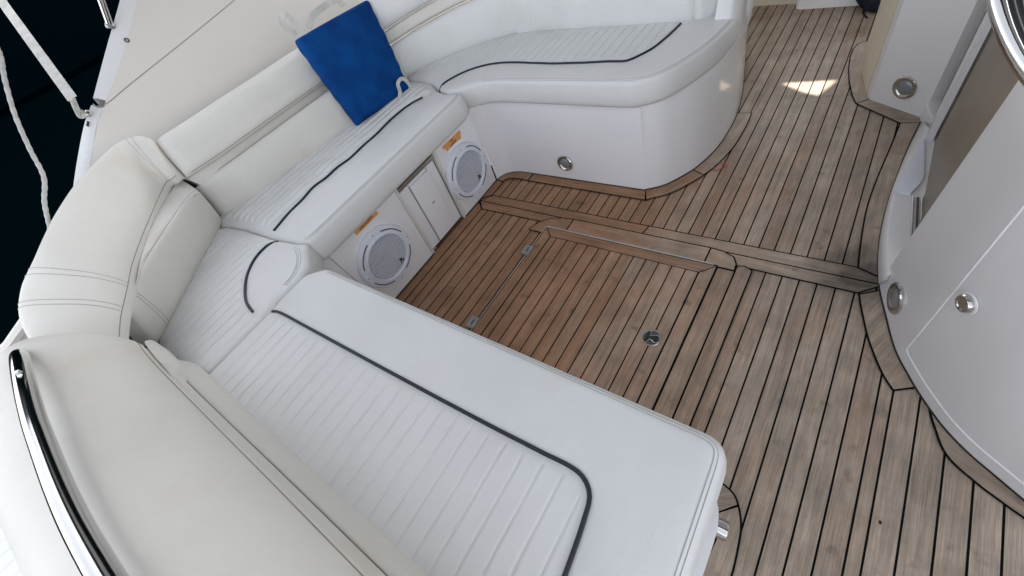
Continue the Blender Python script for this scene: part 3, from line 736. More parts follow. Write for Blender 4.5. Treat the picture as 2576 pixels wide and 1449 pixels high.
tape([f1(p) for p in ((165, 1155), (1215, 130), (1325, 245), (1260, 330), (300, 1290))], YP - .0005, [('LIFE JACKETS', f1((740, 710)), 0.0135, math.radians(2))], 'single strip of orange tape with LIFE JACKETS written on it, above the left speaker')
tape([f2(p) for p in ((145, 1140), (1140, 180), (1215, 330), (1200, 460), (1245, 640), (880, 930), (450, 1400), (330, 1260), (240, 1270))], YP - .0005, [('LIFE', f2((700, 780)), 0.0110, math.radians(3)), ('JACKETS', f2((800, 920)), 0.0110, math.radians(3))], 'double strip of orange tape with two written lines, above the right speaker')

# ------------------------------------------------------------------ curved locker / bench base
lk = thing('curved_locker', 'glossy white curved bench locker with a round courtesy light low on its front', 'locker')
bp_ = np.vstack([smooth_path([(1.338, YP), (1.352, 1.428), (1.385, 1.41), (1.410, 1.375), (1.422, 1.33)], 5), [(1.423, 1.2), (1.424, 0.9)],
                 smooth_path([(1.425, 0.656), (1.470, 0.590), (1.525, 0.546), (1.62, 0.494), (1.755, 0.455), (1.90, 0.443), (2.05, 0.447), (2.25, 0.478), (2.6, 0.56)], 6)])
Tt = np.gradient(bp_, axis=0); Tt /= np.linalg.norm(Tt, axis=1)[:, None]; Nn = np.stack([-Tt[:, 1], Tt[:, 0]], 1)
s_ = np.r_[0, np.cumsum(np.linalg.norm(np.diff(bp_, axis=0), axis=1))]
zs = [-0.01, 0.03, 0.10, 0.2, 0.3, 0.36, 0.395, 0.41, 0.418, 0.420]
off_ = [0, .001, .004, .010, .016, .020, .024, .030, .040, .062]
G = []
for i, (p, nn) in enumerate(zip(bp_, Nn)):
    G.append([(p[0] + nn[0] * o, p[1] + nn[1] * o, z) for z, o in zip(zs, off_)])
solid_quadmesh('front_moulding', G, (0.03, 0.02, 0), GEL, lk)
joint_shade(off_open(bp_, 0.001), lk)
# moulding carried up round the end of the backrest
bq = smooth_path([(1.80, 0.452), (1.92, 0.437), (2.05, 0.440), (2.25, 0.470), (2.6, 0.552)], 8)
Tt = np.gradient(bq, axis=0); Tt /= np.linalg.norm(Tt, axis=1)[:, None]; Nn = np.stack([-Tt[:, 1], Tt[:, 0]], 1)
G = []
for i, (p, nn) in enumerate(zip(bq, Nn)):
    f = min(1, max(0, (p[0] - 1.82) / 0.12)); f = f * f * (3 - 2 * f)
    ztop = 0.41 + 0.60 * f
    G.append([(p[0] + nn[0] * (0.004 + 0.03 * t * (1 - f)), p[1] + nn[1] * (0.004 + 0.03 * t * (1 - f)), 0.405 * (1 - t) + ztop * t) for t in np.linspace(0, 1, 9)])
solid_quadmesh('end_moulding', G, (0.0, 0.05, 0), GEL, lk)
courtesy('courtesy_light', PX(1421, 411, 1.420), (-1, 0, 0.05), (0, 1, 0), 0.040, 'round steel rimmed light low on the curved locker front')

# small scrape of glare where locker meets cushion: rounded corner highlight is left to the lights

# ------------------------------------------------------------------ foreground bench (runs across the boat)
zA = 0.515
outA = round_poly([(-0.21, 1.262), (0.235, 1.262), (0.292, 1.235), (0.292, 0.075), (0.262, 0.020), (-0.75, 0.012), (-0.75, 0.60), (-0.21, 0.60)],
                  [.02, .04, .05, .05, .05, .02, .02, .02], 6)
outA = round_poly([(-0.24, 1.262), (0.250, 1.270), (0.302, 1.21), (0.300, 0.012), (-0.24, 0.002)], [.02, .06, .06, .045, .02], 8)
pipA = smooth_path([(0.100, 1.246), (0.108, 1.20), (0.112, 1.0), (0.118, 0.7), (0.124, 0.45), (0.130, 0.285)], 8)
pipA = np.vstack([pipA, smooth_path([(0.130, 0.285), (0.133, 0.235), (0.128, 0.205), (0.108, 0.182), (0.07, 0.173), (-0.02, 0.163), (-0.24, 0.145)], 8)[1:]])
ribA = np.vstack([pipA, [(-0.30, 0.14), (-0.30, 1.30), (0.095, 1.30)]])
A_, PA, hA = cushion('seat_cushion', outA, zA, 0.41, 0.026, 'long foreground white seat cushion with ribbed panel and navy piping round its corner',
                     rib=ribA, piping=pipA, gd=1.0, pil=1.5, gw=0.0020, phase=0.03, crown=0.006, group='ribbed white seat cushions', cat='seat cushion')
edge_stitch(A_, PA, hA, 0.026, lambda a: (a[0] > 0.27 and a[1] < 1.19) or (a[1] < 0.05 and a[0] > -0.2))
bA = thing('foreground_bench_base', 'white moulded base under the foreground seat cushion', 'bench base')
prism('side_panel', round_poly([(-0.6, 1.43), (0.27, 1.43), (0.27, -0.008), (-0.6, -0.008)], [0, 0, .11, 0], 10), 0, 0.408, GEL_MATT, bA, bev=0.004)
# steel table-leg stub sticking out from under the cushion
tubeleg = tag(tube('steel_stub', [(0.196, 0.06, 0.342), (0.199, -0.021, 0.345), (0.1992, -0.0235, 0.345)], [0.0175, 0.0175, 0.0160], STEEL, seg=32), 'short polished steel tube stub under the end of the foreground seat', 'tube')

# ------------------------------------------------------------------ corner seat and port seat
zB = 0.508
jl = [(0.262, 2.02), (0.30, 1.93), (0.318, 1.80), (0.328, 1.60), (0.345, 1.46), (0.362, 1.405)]     # joint corner | port
outC = np.vstack([[(x - .004, y) for x, y in jl], [(0.318, 1.352), (0.285, 1.300), (0.24, 1.276), (0.10, 1.270), (-0.16, 1.268), (-0.22, 1.30), (-0.23, 1.45), (-0.16, 1.62), (-0.02, 1.80), (0.12, 1.98), (0.2, 2.05)]])
pipC = smooth_path([PZ(u, v, zB)[:2] for u, v in ((697, 604), (672, 622), (645, 655), (627, 695), (621, 735), (625, 765), (640, 788))], 6)
ribC = np.vstack([pipC, [(0.03, 1.2), (-0.3, 1.2), (-0.3, 2.1), (0.42, 2.1), (0.42, 1.60)]])
outC = resample(outC, 0.012, closed=True)
C_, PC, hC = cushion('seat_cushion', outC, zB, 0.41, 0.022, 'white ribbed corner seat cushion with a short curved navy piping', rib=ribC, piping=pipC, gd=1.9, pil=2.2, gw=0.0028, phase=0.012, crown=0.008,
                     pitch=0.0415, mat_=VINYL, group='ribbed white seat cushions', cat='seat cushion')
q = smooth_path([(0.335, 1.43), (0.318, 1.385), (0.285, 1.335), (0.235, 1.300), (0.19, 1.292)], 6)
seam_lines(C_, q, hC, (0.004, 0.012, 0.018), r=0.0008)
outB = np.vstack([jl[::-1], [(0.30, 2.06), (0.8, 1.96), (1.36, 1.90), (1.405, 1.86), (1.395, 1.72)], smooth_path([(1.375, 1.66), (1.325, 1.58), (1.30, 1.50), (1.302, 1.45), (1.308, 1.418)], 4), [(1.26, 1.400), (0.9, 1.402), (0.40, 1.402)]])
outB = resample(outB, 0.012, closed=True)
pipB = smooth_path([PZ(u, v, zB)[:2] for u, v in ((690, 582), (735, 535), (790, 478), (840, 436), (885, 400), (940, 350), (1000, 293), (1035, 265), (1065, 250))], 6)
ribB = np.vstack([pipB, [(1.5, 1.60), (1.5, 2.1), (0.2, 2.1), (0.2, 1.645)]])
B_, PB, hB = cushion('seat_cushion', outB, zB, 0.408, 0.024, 'white ribbed seat cushion above the two speakers, under the blue float cushion', rib=ribB, piping=pipB, gd=3.2, pil=3.6, gw=0.0042, phase=0.0, pitch=0.0415, crown=0.007,
                     group='ribbed white seat cushions', cat='seat cushion',
                     hfun=lambda v, d: 0.004 * np.sin(v[:, 0] * 42 + 5 * v[:, 1]) * np.exp(-((v[:, 0] - 0.62) / 0.22) ** 2) * np.exp(-((v[:, 1] - 1.69) / 0.06) ** 2) * np.clip(d / .05, 0, 1))
edge_stitch(B_, PB, hB, 0.024, lambda a: a[1] < 1.44 and 0.36 < a[0] < 1.30)

# ------------------------------------------------------------------ curved seat
zD = 0.505
fD = smooth_path([(1.337, 1.470), (1.385, 1.395), (1.408, 1.33), (1.412, 1.2), (1.413, 0.9), (1.414, 0.70), (1.430, 0.640), (1.475, 0.578), (1.55, 0.532), (1.68, 0.480), (1.80, 0.456), (1.90, 0.446), (1.95, 0.47)], 5)
outD = np.vstack([fD, [(1.98, 0.55), (1.93, 0.8), (1.92, 1.45), (1.86, 1.60), (1.72, 1.80), (1.60, 1.93), (1.45, 1.97)], smooth_path([(1.412, 1.88), (1.402, 1.74), (1.385, 1.67), (1.335, 1.585), (1.310, 1.51)], 4)])
outD = resample(outD, 0.012, closed=True)
pipD = smooth_path([PZ(894.5 + p[0] * .248, p[1] * .248, zD)[:2] for p in ((835, 930), (850, 890), (915, 840), (1050, 770), (1200, 710), (1370, 665), (1600, 645), (1980, 660), (2576, 640))], 5)
pipD = np.vstack([pipD, smooth_path([PZ(1341.7 + p[0] * .2232, p[1] * .2232, zD)[:2] for p in ((1000, 712), (1100, 690), (1330, 570), (1500, 440), (1660, 285))], 5)])
ribD = np.vstack([pipD, [(1.98, 0.66), (1.98, 2.0), (1.38, 2.0), (1.34, 1.60)]])
D_, PD, hD = cushion('seat_cushion', outD, zD, 0.405, 0.024, 'white curved seat cushion with long wavy navy piping on the far bench', rib=ribD, piping=pipD, gd=1.5, pil=1.8, gw=0.0026, phase=0.0, pitch=0.0415, crown=0.006,
                     group='ribbed white seat cushions', cat='seat cushion')
edge_stitch(D_, PD, hD, 0.024, lambda a: (a[0] < 1.46 and a[1] < 1.38) or (a[1] < 0.62 and a[0] < 1.85))

# ------------------------------------------------------------------ backrests
grp = 'white vinyl backrest bolsters'; grp2 = 'white vinyl lower back pads'
# port: lower pad then bolster
n_ = 46
pi_ = [PZ(u, v, 0.512) for u, v in ((560, 549), (620, 512), (667, 483), (760, 413), (859, 340), (960, 262), (1030, 200))]
po_ = [PY(u, v, 1.975 - 0.02 * k) for k, (u, v) in enumerate(((497, 478), (560, 431), (620, 388), (715, 319), (817, 245), (905, 183), (985, 126)))]
st = stations_from([a + A(0.0, 0.02, -0.02) for a in pi_], [b + A(0, 0.03, 0.004) for b in po_], 0.034, e=0.62, below=0.06, n=n_, upv=(0.0, -0.93, 0.36))
o, _ = loft('back_pad', st, VINYL_W, endr=0.03); tag(o, 'lower white back pad behind the ribbed seat over the speakers', 'back pad', grp2)
bi = [PY(u, v, 1.955) for u, v in ((477, 447), (560, 390), (640, 333), (720, 276), (803, 218), (890, 158), (960, 105))]
bi[0] = bi[0] + A(-.004, .01, 0)
bo = [PY(u, v, 2.14) for u, v in ((372, 352), (450, 303), (540, 244), (630, 187), (733, 120), (820, 66), (890, 22))]
st = stations_from([b + A(0, 0, .0) for b in bi], [b + A(0, 0, -.03) for b in bo], 0.060, e=0.84, below=0.015, n=n_, upv=(0, -0.50, 0.86))
o, _ = loft('back_bolster', st, VINYL_W, endr=0.05, shade_lines=('a',)); tag(o, 'long straight white bolster along the port coaming, partly behind the blue cushion', 'bolster', grp)
# strip between them (part of the back's board)
a = [PY(u, v, 1.975) for u, v in ((470, 452), (640, 331), (805, 215), (970, 95))]; b = [PY(u, v, 1.965) for u, v in ((520, 470), (640, 383), (830, 245), (1000, 125))]
st = stations_from([q + A(0, .02, -0.01) for q in b], [q + A(0, 0.02, .01) for q in a], 0.014, e=0.6, below=0.05, n=24, upv=(0, -1, 0.2))
o, _ = loft('back_filler', st, VINYL_W, endr=0.02); tag(o, 'narrow white padded strip between the port bolster and its lower pad', 'back pad', 'narrow padded filler strips')

# corner bolster
ci = [PY(457, 441, 1.965)] + [PZ(u, v, z) for u, v, z in ((441, 458, .735), (424, 472, .72), (386, 565, .70), (352, 665, .70), (338, 735, .70), (322, 800, .70), (316, 850, .69), (312, 900, .68))]
co = [PY(388, 352, 2.12)] + [PZ(u, v, z) for u, v, z in ((345, 358, .85), (300, 385, .865), (228, 467, .86), (172, 560, .84), (128, 665, .82), (92, 745, .80), (84, 820, .79), (120, 900, .76))]
st = stations_from(ci, co, [0.052, .058, .064, .072, .076, .078, .075, .065, .05], e=0.72, below=0.025, n=52, upv=(-0.12, -0.12, 0.98))
o, rw = loft('back_bolster', st, VINYL_W, endr=0.025, seams=(0.075, 0.095, 0.71, 0.73, 0.83, 0.845), shade_lines=('a',)); tag(o, 'white corner bolster curving round between the port side and the foreground backrest', 'bolster', grp)
# the seam round its upper end
# corner lower pad
ki = [PZ(u, v, .512) for u, v in ((566, 548), (548, 590), (500, 680), (455, 765), (400, 862))]
ko = [PZ(u, v, .69) for u, v in ((490, 478), (455, 520), (395, 610), (342, 700), (322, 790))]
st = stations_from([p + A(-.02, .01, -.01) for p in ki], ko, [0.028, .034, .036, .036, .03], e=0.55, below=0.06, n=46, upv=(0.66, -0.50, 0.56))
o, _ = loft('back_pad', st, VINYL_W, endr=0.07, seams=(0.88, 0.9)); tag(o, 'lower white corner back pad with a stitched rounded end', 'back pad', grp2)
a = [PZ(u, v, .70) for u, v in ((452, 452), (412, 510), (365, 610), (340, 720))]; b = [PZ(u, v, .68) for u, v in ((500, 484), (455, 530), (390, 625), (350, 715))]
st = stations_from(b, a, 0.014, e=0.6, below=0.06, n=30, upv=(0.5, -0.5, 0.6))
o, _ = loft('back_filler', st, VINYL_W, endr=0.02); tag(o, 'narrow white padded strip between the corner bolster and its lower pad', 'back pad', 'narrow padded filler strips')

# added board behind the back pads, coloured dark to paint shade into the gaps
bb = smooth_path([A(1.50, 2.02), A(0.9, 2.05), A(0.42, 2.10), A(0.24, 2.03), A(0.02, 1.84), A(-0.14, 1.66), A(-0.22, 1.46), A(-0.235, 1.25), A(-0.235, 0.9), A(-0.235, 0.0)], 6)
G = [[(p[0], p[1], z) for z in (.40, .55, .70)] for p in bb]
tag(solid_quadmesh('gap_shade_board', G, (-0.012, 0.012, 0), GAP_SHADE), 'added backing board, coloured dark as shade in the gaps between the back pads', 'board')
# foreground back
ai = [A(-0.140, 1.21, .725), A(-0.143, 1.06, .735), A(-0.142, 0.8, .735), A(-0.140, 0.5, .735), A(-0.140, 0.1, .735)]
ao = [A(-0.31, 1.43, .79), A(-0.38, 1.30, .785), A(-0.415, 0.98, .78), A(-0.395, 0.6, .78), A(-0.39, 0.1, .78)]
st = stations_from(ai, ao, [0.09, .12, .132, .132, .132], e=0.93, below=0.02, n=60, upv=(0.05, 0.0, 1))
fb, _ = loft('back_bolster', st, VINYL_W, endr=0.09, shade_lines=('a',)); tag(fb, 'large white foreground bolster under the steel rail, nearest the camera', 'bolster', grp)
st = stations_from([A(-0.136, 1.33, .515), A(-0.140, 1.0, .50), A(-0.140, 0.6, .50), A(-0.140, 0.1, .50)], [A(-0.165, 1.33, .60), A(-0.165, 1.0, .598), A(-0.163, 0.6, .596), A(-0.163, 0.1, .596)], 0.012, e=0.6, below=0.05, n=50, upv=(0.9, 0, 0.4))
o, _ = loft('back_pad', st, VINYL_W, endr=0.05); tag(o, 'lower white back pad behind the foreground seat', 'back pad', grp2)
st = stations_from([A(-0.160, 1.36, .606), A(-0.165, 1.2, .606), A(-0.165, 1.0, .606), A(-0.163, 0.6, .604), A(-0.163, 0.1, .604)], [A(-0.175, 1.36, .67), A(-0.168, 1.2, .66), A(-0.168, 1.0, .66), A(-0.166, 0.6, .66), A(-0.166, 0.1, .66)], 0.008, e=0.7, below=0.06, n=50, upv=(1, 0, 0.1))
o, _ = loft('back_filler', st, VINYL_W, endr=0.06); tag(o, 'narrow white padded strip under the foreground bolster', 'back pad', 'narrow padded filler strips')

st = stations_from([PZ(u, v, .60) for u, v in ((392, 862), (436, 893), (464, 928), (470, 962))], [PZ(u, v, .65) for u, v in ((366, 866), (385, 893), (415, 932), (448, 972))], 0.018, e=0.7, below=0.05, n=24, upv=(0.3, 0.1, 1))
o, _ = loft('back_pad', st, VINYL_W, endr=0.03, shade_lines=()); tag(o, 'small rounded white pad end tucked beside the foreground bolster', 'back pad', grp2)
# far curved back: lower pad, strip, upper
di = [A(1.405, 1.90, .512), A(1.45, 1.875, .512), A(1.576, 1.80, .512), A(1.72, 1.66, .512), A(1.835, 1.47, .512), A(1.850, 1.35, .512), A(1.852, 1.1, .512), A(1.852, 0.70, .512), A(1.862, 0.60, .52)]
v1 = resample(smooth_path(di, 8), n=60)
def wall_face(pts, z0, z1, name, m, label, cat, g, lean=0.05, bul=0.03, endr=0.05, n=60, shift=0.0, e=.5):
    p = resample(smooth_path(pts, 8), n=n); T = np.gradient(p, axis=0); T /= np.linalg.norm(T, axis=1)[:, None]
    N = np.stack([-T[:, 1], T[:, 0], 0 * T[:, 0]], 1)                 # away from the seat
    st = []
    for i in range(n):
        zz0 = z0[0] + (z0[1] - z0[0]) * i / (n - 1) if hasattr(z0, '__len__') else z0
        zz1 = z1[0] + (z1[1] - z1[0]) * i / (n - 1) if hasattr(z1, '__len__') else z1
        a = p[i] * A(1, 1, 0) + N[i] * shift + A(0, 0, zz0); b = p[i] * A(1, 1, 0) + N[i] * (shift + lean) + A(0, 0, zz1)
        st.append((a, b, -N[i] * bul + A(0, 0, bul * .25), e, 0.05))
    o, r_ = loft(name, st, m, endr=endr); tag(o, label, cat, g); return o
wall_face(di[:6], .50, (.655, .72), 'back_pad', VINYL, 'lower white back pad of the far curved bench, right of the blue cushion', 'back pad', grp2, lean=0.02, shift=0.03, bul=0.042, endr=.04, e=.65)
wall_face(di[:6], (.664, .73), (.715, .79), 'back_filler', VINYL_W, 'narrow white padded strip on the far curved bench back', 'back pad', 'narrow padded filler strips', lean=0.012, shift=0.052, bul=0.016, e=.6)
wall_face(di[:6], (.722, .797), (.92, .98), 'back_bolster', VINYL, 'upper white bolster of the far curved bench, at the top edge of the picture', 'bolster', grp, lean=0.06, shift=0.06, bul=0.055, endr=.05, e=.8)
wall_face(di[4:], .50, .98, 'back_cushion', VINYL, 'tall flat white back cushion behind the far seat piping', 'back cushion', 'tall white back cushions', lean=0.03, shift=0.03, bul=0.034, endr=.03, e=.32)
wall_face([A(1.852, .592, 0), A(1.875, .56, 0), A(1.925, .50, 0), A(1.985, .466, 0)], (.50, .50), (.98, .98), 'back_cushion', VINYL, 'rounded end back cushion beside the glossy locker end', 'back cushion', 'tall white back cushions', lean=0.02, shift=0.028, bul=0.042, endr=.03, n=24, e=.45)

# ------------------------------------------------------------------ coaming (side of the hull behind the port seats)
co_ = thing('side_coaming', 'cream white side coaming with a long seam behind the port bolster', 'coaming')
def cp(u, v, z):  # sloping coaming face: y grows with height
    lo, hi_ = 0.5, 1.25
    y = 2.12 + 0.45 * (z - 0.8); return y
def coam(u, v):
    # intersect ray with plane y = 2.12+0.45*(z-0.8)
    d = ray(u, v); # y = t d1 ; z = H + t d2
    t = (2.34 + 0.45 * (H - 0.8)) / (d[1] - 0.45 * d[2]); return A(0, 0, H) + d * t
cpan = [coam(u, v) for u, v in ((345, -60), (345, 0), (320, 100), (288, 200), (267, 250), (262, 268), (247, 300), (235, 365), (225, 440), (222, 520), (200, 640), (420, 640), (900, 420), (1500, -60))]
def shell(name, pts, th, m, parent, bev=0.0):
    n = len(pts); b = [p + np.array(th) for p in pts]
    return from_data(name, list(pts) + b, [tuple(range(n)), tuple(range(n, 2 * n))[::-1]] + [(i, (i + 1) % n, n + (i + 1) % n, n + i) for i in range(n)], m, parent, smooth=False)
nrm = A(0, 1, -0.45); nrm /= np.linalg.norm(nrm)
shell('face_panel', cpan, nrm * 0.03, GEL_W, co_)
sm = smooth_path([coam(u, v) for u, v in ((262, 262), (275, 256), (330, 210), (420, 138), (500, 74), (590, 0), (660, -58))], 8)
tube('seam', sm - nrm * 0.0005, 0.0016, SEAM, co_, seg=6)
tube('edge_seam', smooth_path([coam(u, v) - nrm * .001 for u, v in ((262, 265), (252, 270), (242, 268), (234, 262))], 5), 0.003, mat('joint_grey', (0.22, 0.22, 0.23), 0.8), co_, seg=6)
c_ = coam(319, 101)
lathe('drain_hole', (c_, frame_on(c_, -nrm, (1, 0, 0))[1]), [(.010, 0), (.0095, .001), (.006, .0012), (.0003, -.001)], mat('dull_hole', (0.10, 0.09, 0.08), 0.8), co_, 14)
# bevelled outer edge of the coaming
def edge_strip(name, inner_uv, outer_uv, drop):
    a = resample(smooth_path([coam(u, v) for u, v in inner_uv], 6), n=50); b = resample(smooth_path([coam(u, v) for u, v in outer_uv], 6), n=50) + nrm * drop
    G = [[a[i], a[i] * .66 + b[i] * .34 - nrm * .004, a[i] * .33 + b[i] * .67 - nrm * .004, b[i], b[i] + nrm * .03 + A(0, 0, -.02), b[i] + nrm * .10 + A(0, 0.0, -.10)] for i in range(50)]
    return solid_quadmesh(name, G, nrm * 0.012, GEL_MATT, co_)
edge_strip('edge_moulding', ((345, -60), (345, 0), (320, 100), (288, 200), (266, 252)), ((312, -60), (300, 0), (270, 105), (247, 190), (233, 243)), 0.012)
edge_strip('edge_moulding', ((262, 270), (247, 300), (235, 365), (225, 440), (222, 520), (205, 640)), ((228, 262), (212, 305), (199, 365), (185, 450), (176, 530), (160, 640)), 0.012)
# aft gunwale behind the corner
gu = thing('aft_gunwale', 'rounded white gunwale behind the corner bolster at the left edge of the picture', 'gunwale')
def band(name, uva, uvb, z, m, th=0.03):
    a = resample([PZ(u, v, z) for u, v in uva], n=20); b = resample([PZ(u, v, z) for u, v in uvb], n=20)
    G = [[a[i], (a[i] + b[i]) / 2 + A(0, 0, .004), b[i]] for i in range(20)]
    return solid_quadmesh(name, G, (0, 0, -th), m, gu)
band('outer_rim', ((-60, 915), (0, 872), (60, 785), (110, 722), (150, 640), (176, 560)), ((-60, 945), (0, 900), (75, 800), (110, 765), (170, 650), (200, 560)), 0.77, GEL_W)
band('channel', ((-60, 930), (0, 885), (70, 800), (105, 750), (150, 690)), ((-60, 1010), (0, 945), (80, 850), (125, 800), (170, 740)), 0.755, mat('grey_channel', (0.30, 0.30, 0.31), 0.5), .03)
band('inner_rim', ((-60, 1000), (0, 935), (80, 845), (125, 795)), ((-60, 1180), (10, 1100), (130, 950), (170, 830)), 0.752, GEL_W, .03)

# aft sun pad beyond the foreground bolster
outS = round_poly([(-1.2, 1.34), (-0.42, 1.34), (-0.42, -0.3), (-1.2, -0.3)], .06)
Sp, _, _ = cushion('sun_pad', outS, 0.60, 0.5, 0.03, 'ribbed white sun pad corner beyond the rail at lower left', rib=[(-1.25, 1.40), (-0.45, 1.40), (-0.45, -0.35), (-1.25, -0.35)], cat='sun pad', phase=0.01, step=.03)

hu = thing('hull', 'white hull body under the cockpit and sun pad, mostly hidden', 'hull')
prism('aft_deck', round_poly([(-1.3, -0.9), (-0.345, -0.9), (-0.345, 1.42), (-1.25, 1.36)], .08), 0.0, 0.497, GEL, hu, bev=.02)
prism('hull_body', round_poly([(-1.35, -1.45), (3.9, -1.45), (3.9, 1.9), (0.5, 1.9), (-0.35, 1.6), (-1.35, 1.42)], .15), -1.1, -0.02, GEL, hu, bev=.03)
# ------------------------------------------------------------------ steel rail over the foreground bolster
zr = 0.915
rp = [PZ(u, v, z) for u, v, z in ((56, 905, .80), (50, 893, .86), (50, 905, .905), (62, 965, .925), (84, 1050, .93), (112, 1130, .93), (150, 1228, .93), (195, 1325, .93), (262, 1445, .93), (340, 1570, .93), (420, 1690, .93))]
rail = thing('grab_rail', 'curved polished steel rail over the foreground bolster at lower left', 'rail')
tube('rail_tube', smooth_path(rp, 10), 0.0135, STEEL, rail, seg=32)
for (u, v) in ((45, 937), (148, 1262)):
    c = PZ(u, v, 0.938); lathe('grub_screw', frame_on(c, (0, 0, 1), (1, 0, 0)), [(.0042, -.003), (.0042, .0028), (.003, .0034), (.0003, .0034)], mat('bright_screw', (0.85, 0.85, 0.85), 0.25, metal=1.0), rail, 12)

# ------------------------------------------------------------------ blue float cushion, leaning on the port back
fc = thing('float_cushion', 'bright blue square float cushion leaning on the port backrest with white strap loops', 'float cushion')
TL = PY(733, 103, 1.965); TR = PY(925, -6, 1.945); BRc = PY(1033, 226, 1.755); BL = PY(897, 322, 1.80)
TRm = TR
def bil(s, t): return TL * (1 - s) * (1 - t) + TR * s * (1 - t) + BRc * s * t + BL * (1 - s) * t
nb = np.cross(TR - TL, BL - TL); nb /= np.linalg.norm(nb)
if nb[1] > 0: nb = -nb
N1, N2 = 26, 30; th = 0.029
def se(a): return math.copysign(abs(a) ** 0.22, a)
grid = []
vs = []; fs = []
for i in range(N1 + 1):
    for j in range(N2 + 1):
        s = i / N1; t = j / N2; ex = 0.5 - abs(s - .5); ey = 0.5 - abs(t - .5)
        f = min(1, ex / .07) ; g_ = min(1, ey / .07); f = math.sqrt(1 - (1 - f) ** 2); g_ = math.sqrt(1 - (1 - g_) ** 2)
        # round the corners a little
        cr = 0.05; ss, t2 = s, t
        dx = max(0, cr - min(s, 1 - s)) / cr; dy = max(0, cr - min(t, 1 - t)) / cr
        pull = max(0, math.hypot(dx, dy) - 1) * cr * .7
        ss = s + pull * (1 if s < .5 else -1); t2 = t + pull * (1 if t < .5 else -1)
        wr = 0.0035 * math.sin(t * 9 + s * 4) + 0.002 * math.sin(s * 31 + 3 * math.sin(t * 12)) * math.exp(-ex / .1) + 0.0018 * math.sin(t * 40 + 4 * s) * math.exp(-min(ex, ey) / .08)
        edge = 0.003 * math.sin(t * 37) * math.exp(-ex / .03) + 0.003 * math.sin(s * 41) * math.exp(-ey / .03)
        vs.append(bil(ss, t2) + nb * ((th * f * g_) + 0.010 * math.sin(math.pi * s) * math.sin(math.pi * t) + wr) + (TR - TL) / np.linalg.norm(TR - TL) * edge)
for i in range(N1 + 1):
    for j in range(N2 + 1):
        s = i / N1; t = j / N2; ex = 0.5 - abs(s - .5); ey = 0.5 - abs(t - .5)
        f = min(1, ex / .07); g_ = min(1, ey / .07); f = math.sqrt(1 - (1 - f) ** 2); g_ = math.sqrt(1 - (1 - g_) ** 2)
        k = i * (N2 + 1) + j
        if ex <= 1e-9 or ey <= 1e-9: vs.append(vs[k].copy())
        else: vs.append(bil(s, t) - nb * th * f * g_)
o2 = (N1 + 1) * (N2 + 1)
for i in range(N1):
    for j in range(N2):
        a = i * (N2 + 1) + j; fs.append((a, a + 1, a + N2 + 2, a + N2 + 1)); fs.append((o2 + a, o2 + a + N2 + 1, o2 + a + N2 + 2, o2 + a + 1))
cov = from_data('cover', vs, fs, BLUE, fc)
sd_ = cov.modifiers.new('sub', 'SUBSURF'); sd_.levels = 1; sd_.render_levels = 1
def yb(uvs, y): return [PY(u, v, y) for u, v in uvs]
zz_ = 638.9
def cb(p): return (638.9 + p[0] * .1984, p[1] * .1984)
loop1 = smooth_path([PY(*cb(p), yy) for p, yy in (((585, 410), 1.955), ((520, 300), 1.95), ((440, 205), 1.96), ((375, 195), 1.985), ((345, 240), 2.0), ((400, 345), 1.995), ((545, 435), 1.98))], 8)
ribbon('strap_loop', loop1, 'twist', 0.024, 0.0025, WEB, fc)
loop2 = smooth_path([PY(*cb(p), yy) for p, yy in (((690, 360), 1.96), ((725, 260), 1.955), ((765, 180), 1.96), ((860, 100), 1.98), ((960, 40), 1.97), ((1060, -10), 1.96), ((1100, 30), 1.96), ((1140, 70), 1.95))], 8)
ribbon('strap_loop', loop2, 'twist', 0.026, 0.0025, WEB, fc)
loop3 = smooth_path([PY(*cb(p), yy) for p, yy in (((1845, 1235), 1.735), ((1850, 1160), 1.72), ((1825, 1070), 1.705), ((1850, 1010), 1.70), ((1900, 1000), 1.705), ((1960, 1060), 1.72), ((1990, 1120), 1.735), ((1960, 1170), 1.75))], 8)
ribbon('strap_loop', loop3, 'twist', 0.016, 0.0022, WEB, fc)

# ------------------------------------------------------------------ straps, rope, shackle, stanchion outside the coaming
sh = thing('webbing_strap', 'flat off white webbing strap tied to the shackle, crossing the dark water', 'strap')
E0 = coam(214, 282)
d0 = ray(-120, -180); P0 = A(0, 0, H) + d0 * 1.9
dirv = ray(16, 20); P1 = A(0, 0, H) + dirv * 1.85
d2 = ray(182, 248); P2 = A(0, 0, H) + d2 * (np.linalg.norm(E0 - A(0, 0, H)) / np.linalg.norm(d2) * 0.99)
st_path = resample(np.array([P0, P1, P2]), n=40)
ribbon('strap_band', st_path, R.T @ A(0.86, -0.5, 0.1), 0.036, 0.003, WEB, sh)
d3 = ray(202, 290); P3 = A(0, 0, H) + d3 * (np.linalg.norm(E0 - A(0, 0, H)) / np.linalg.norm(d3))
tube('tied_end', smooth_path([P2, P2 * .5 + P3 * .5 + A(0, 0, .004), P3, E0], 8), [0.016] * 25, WEB, sh, seg=10, flat=(1, .45))
shk = thing('shackle', 'small steel shackle and eye plate on the coaming edge', 'shackle')
c = coam(222, 288) - nrm * 0.004
fr = frame_on(c, -nrm, (0.5, 0, 1))
lathe('eye_plate', fr, [(.011, 0), (.011, .003), (.006, .004), (.0003, .004)], STEEL_R, shk, 16)
tube('bow', [c + fr[1] @ A(0.010 * math.cos(a), 0.008 * math.sin(a), .006 + .012 * math.sin(a * .5)) for a in np.linspace(0, 2 * math.pi, 20)], 0.0035, STEEL, shk, seg=8)
c = coam(221, 312) - nrm * 0.003
tube('pin', [c - A(.008, 0, .006), c + A(.008, 0, .006)], 0.004, BLACKP, shk, seg=8)
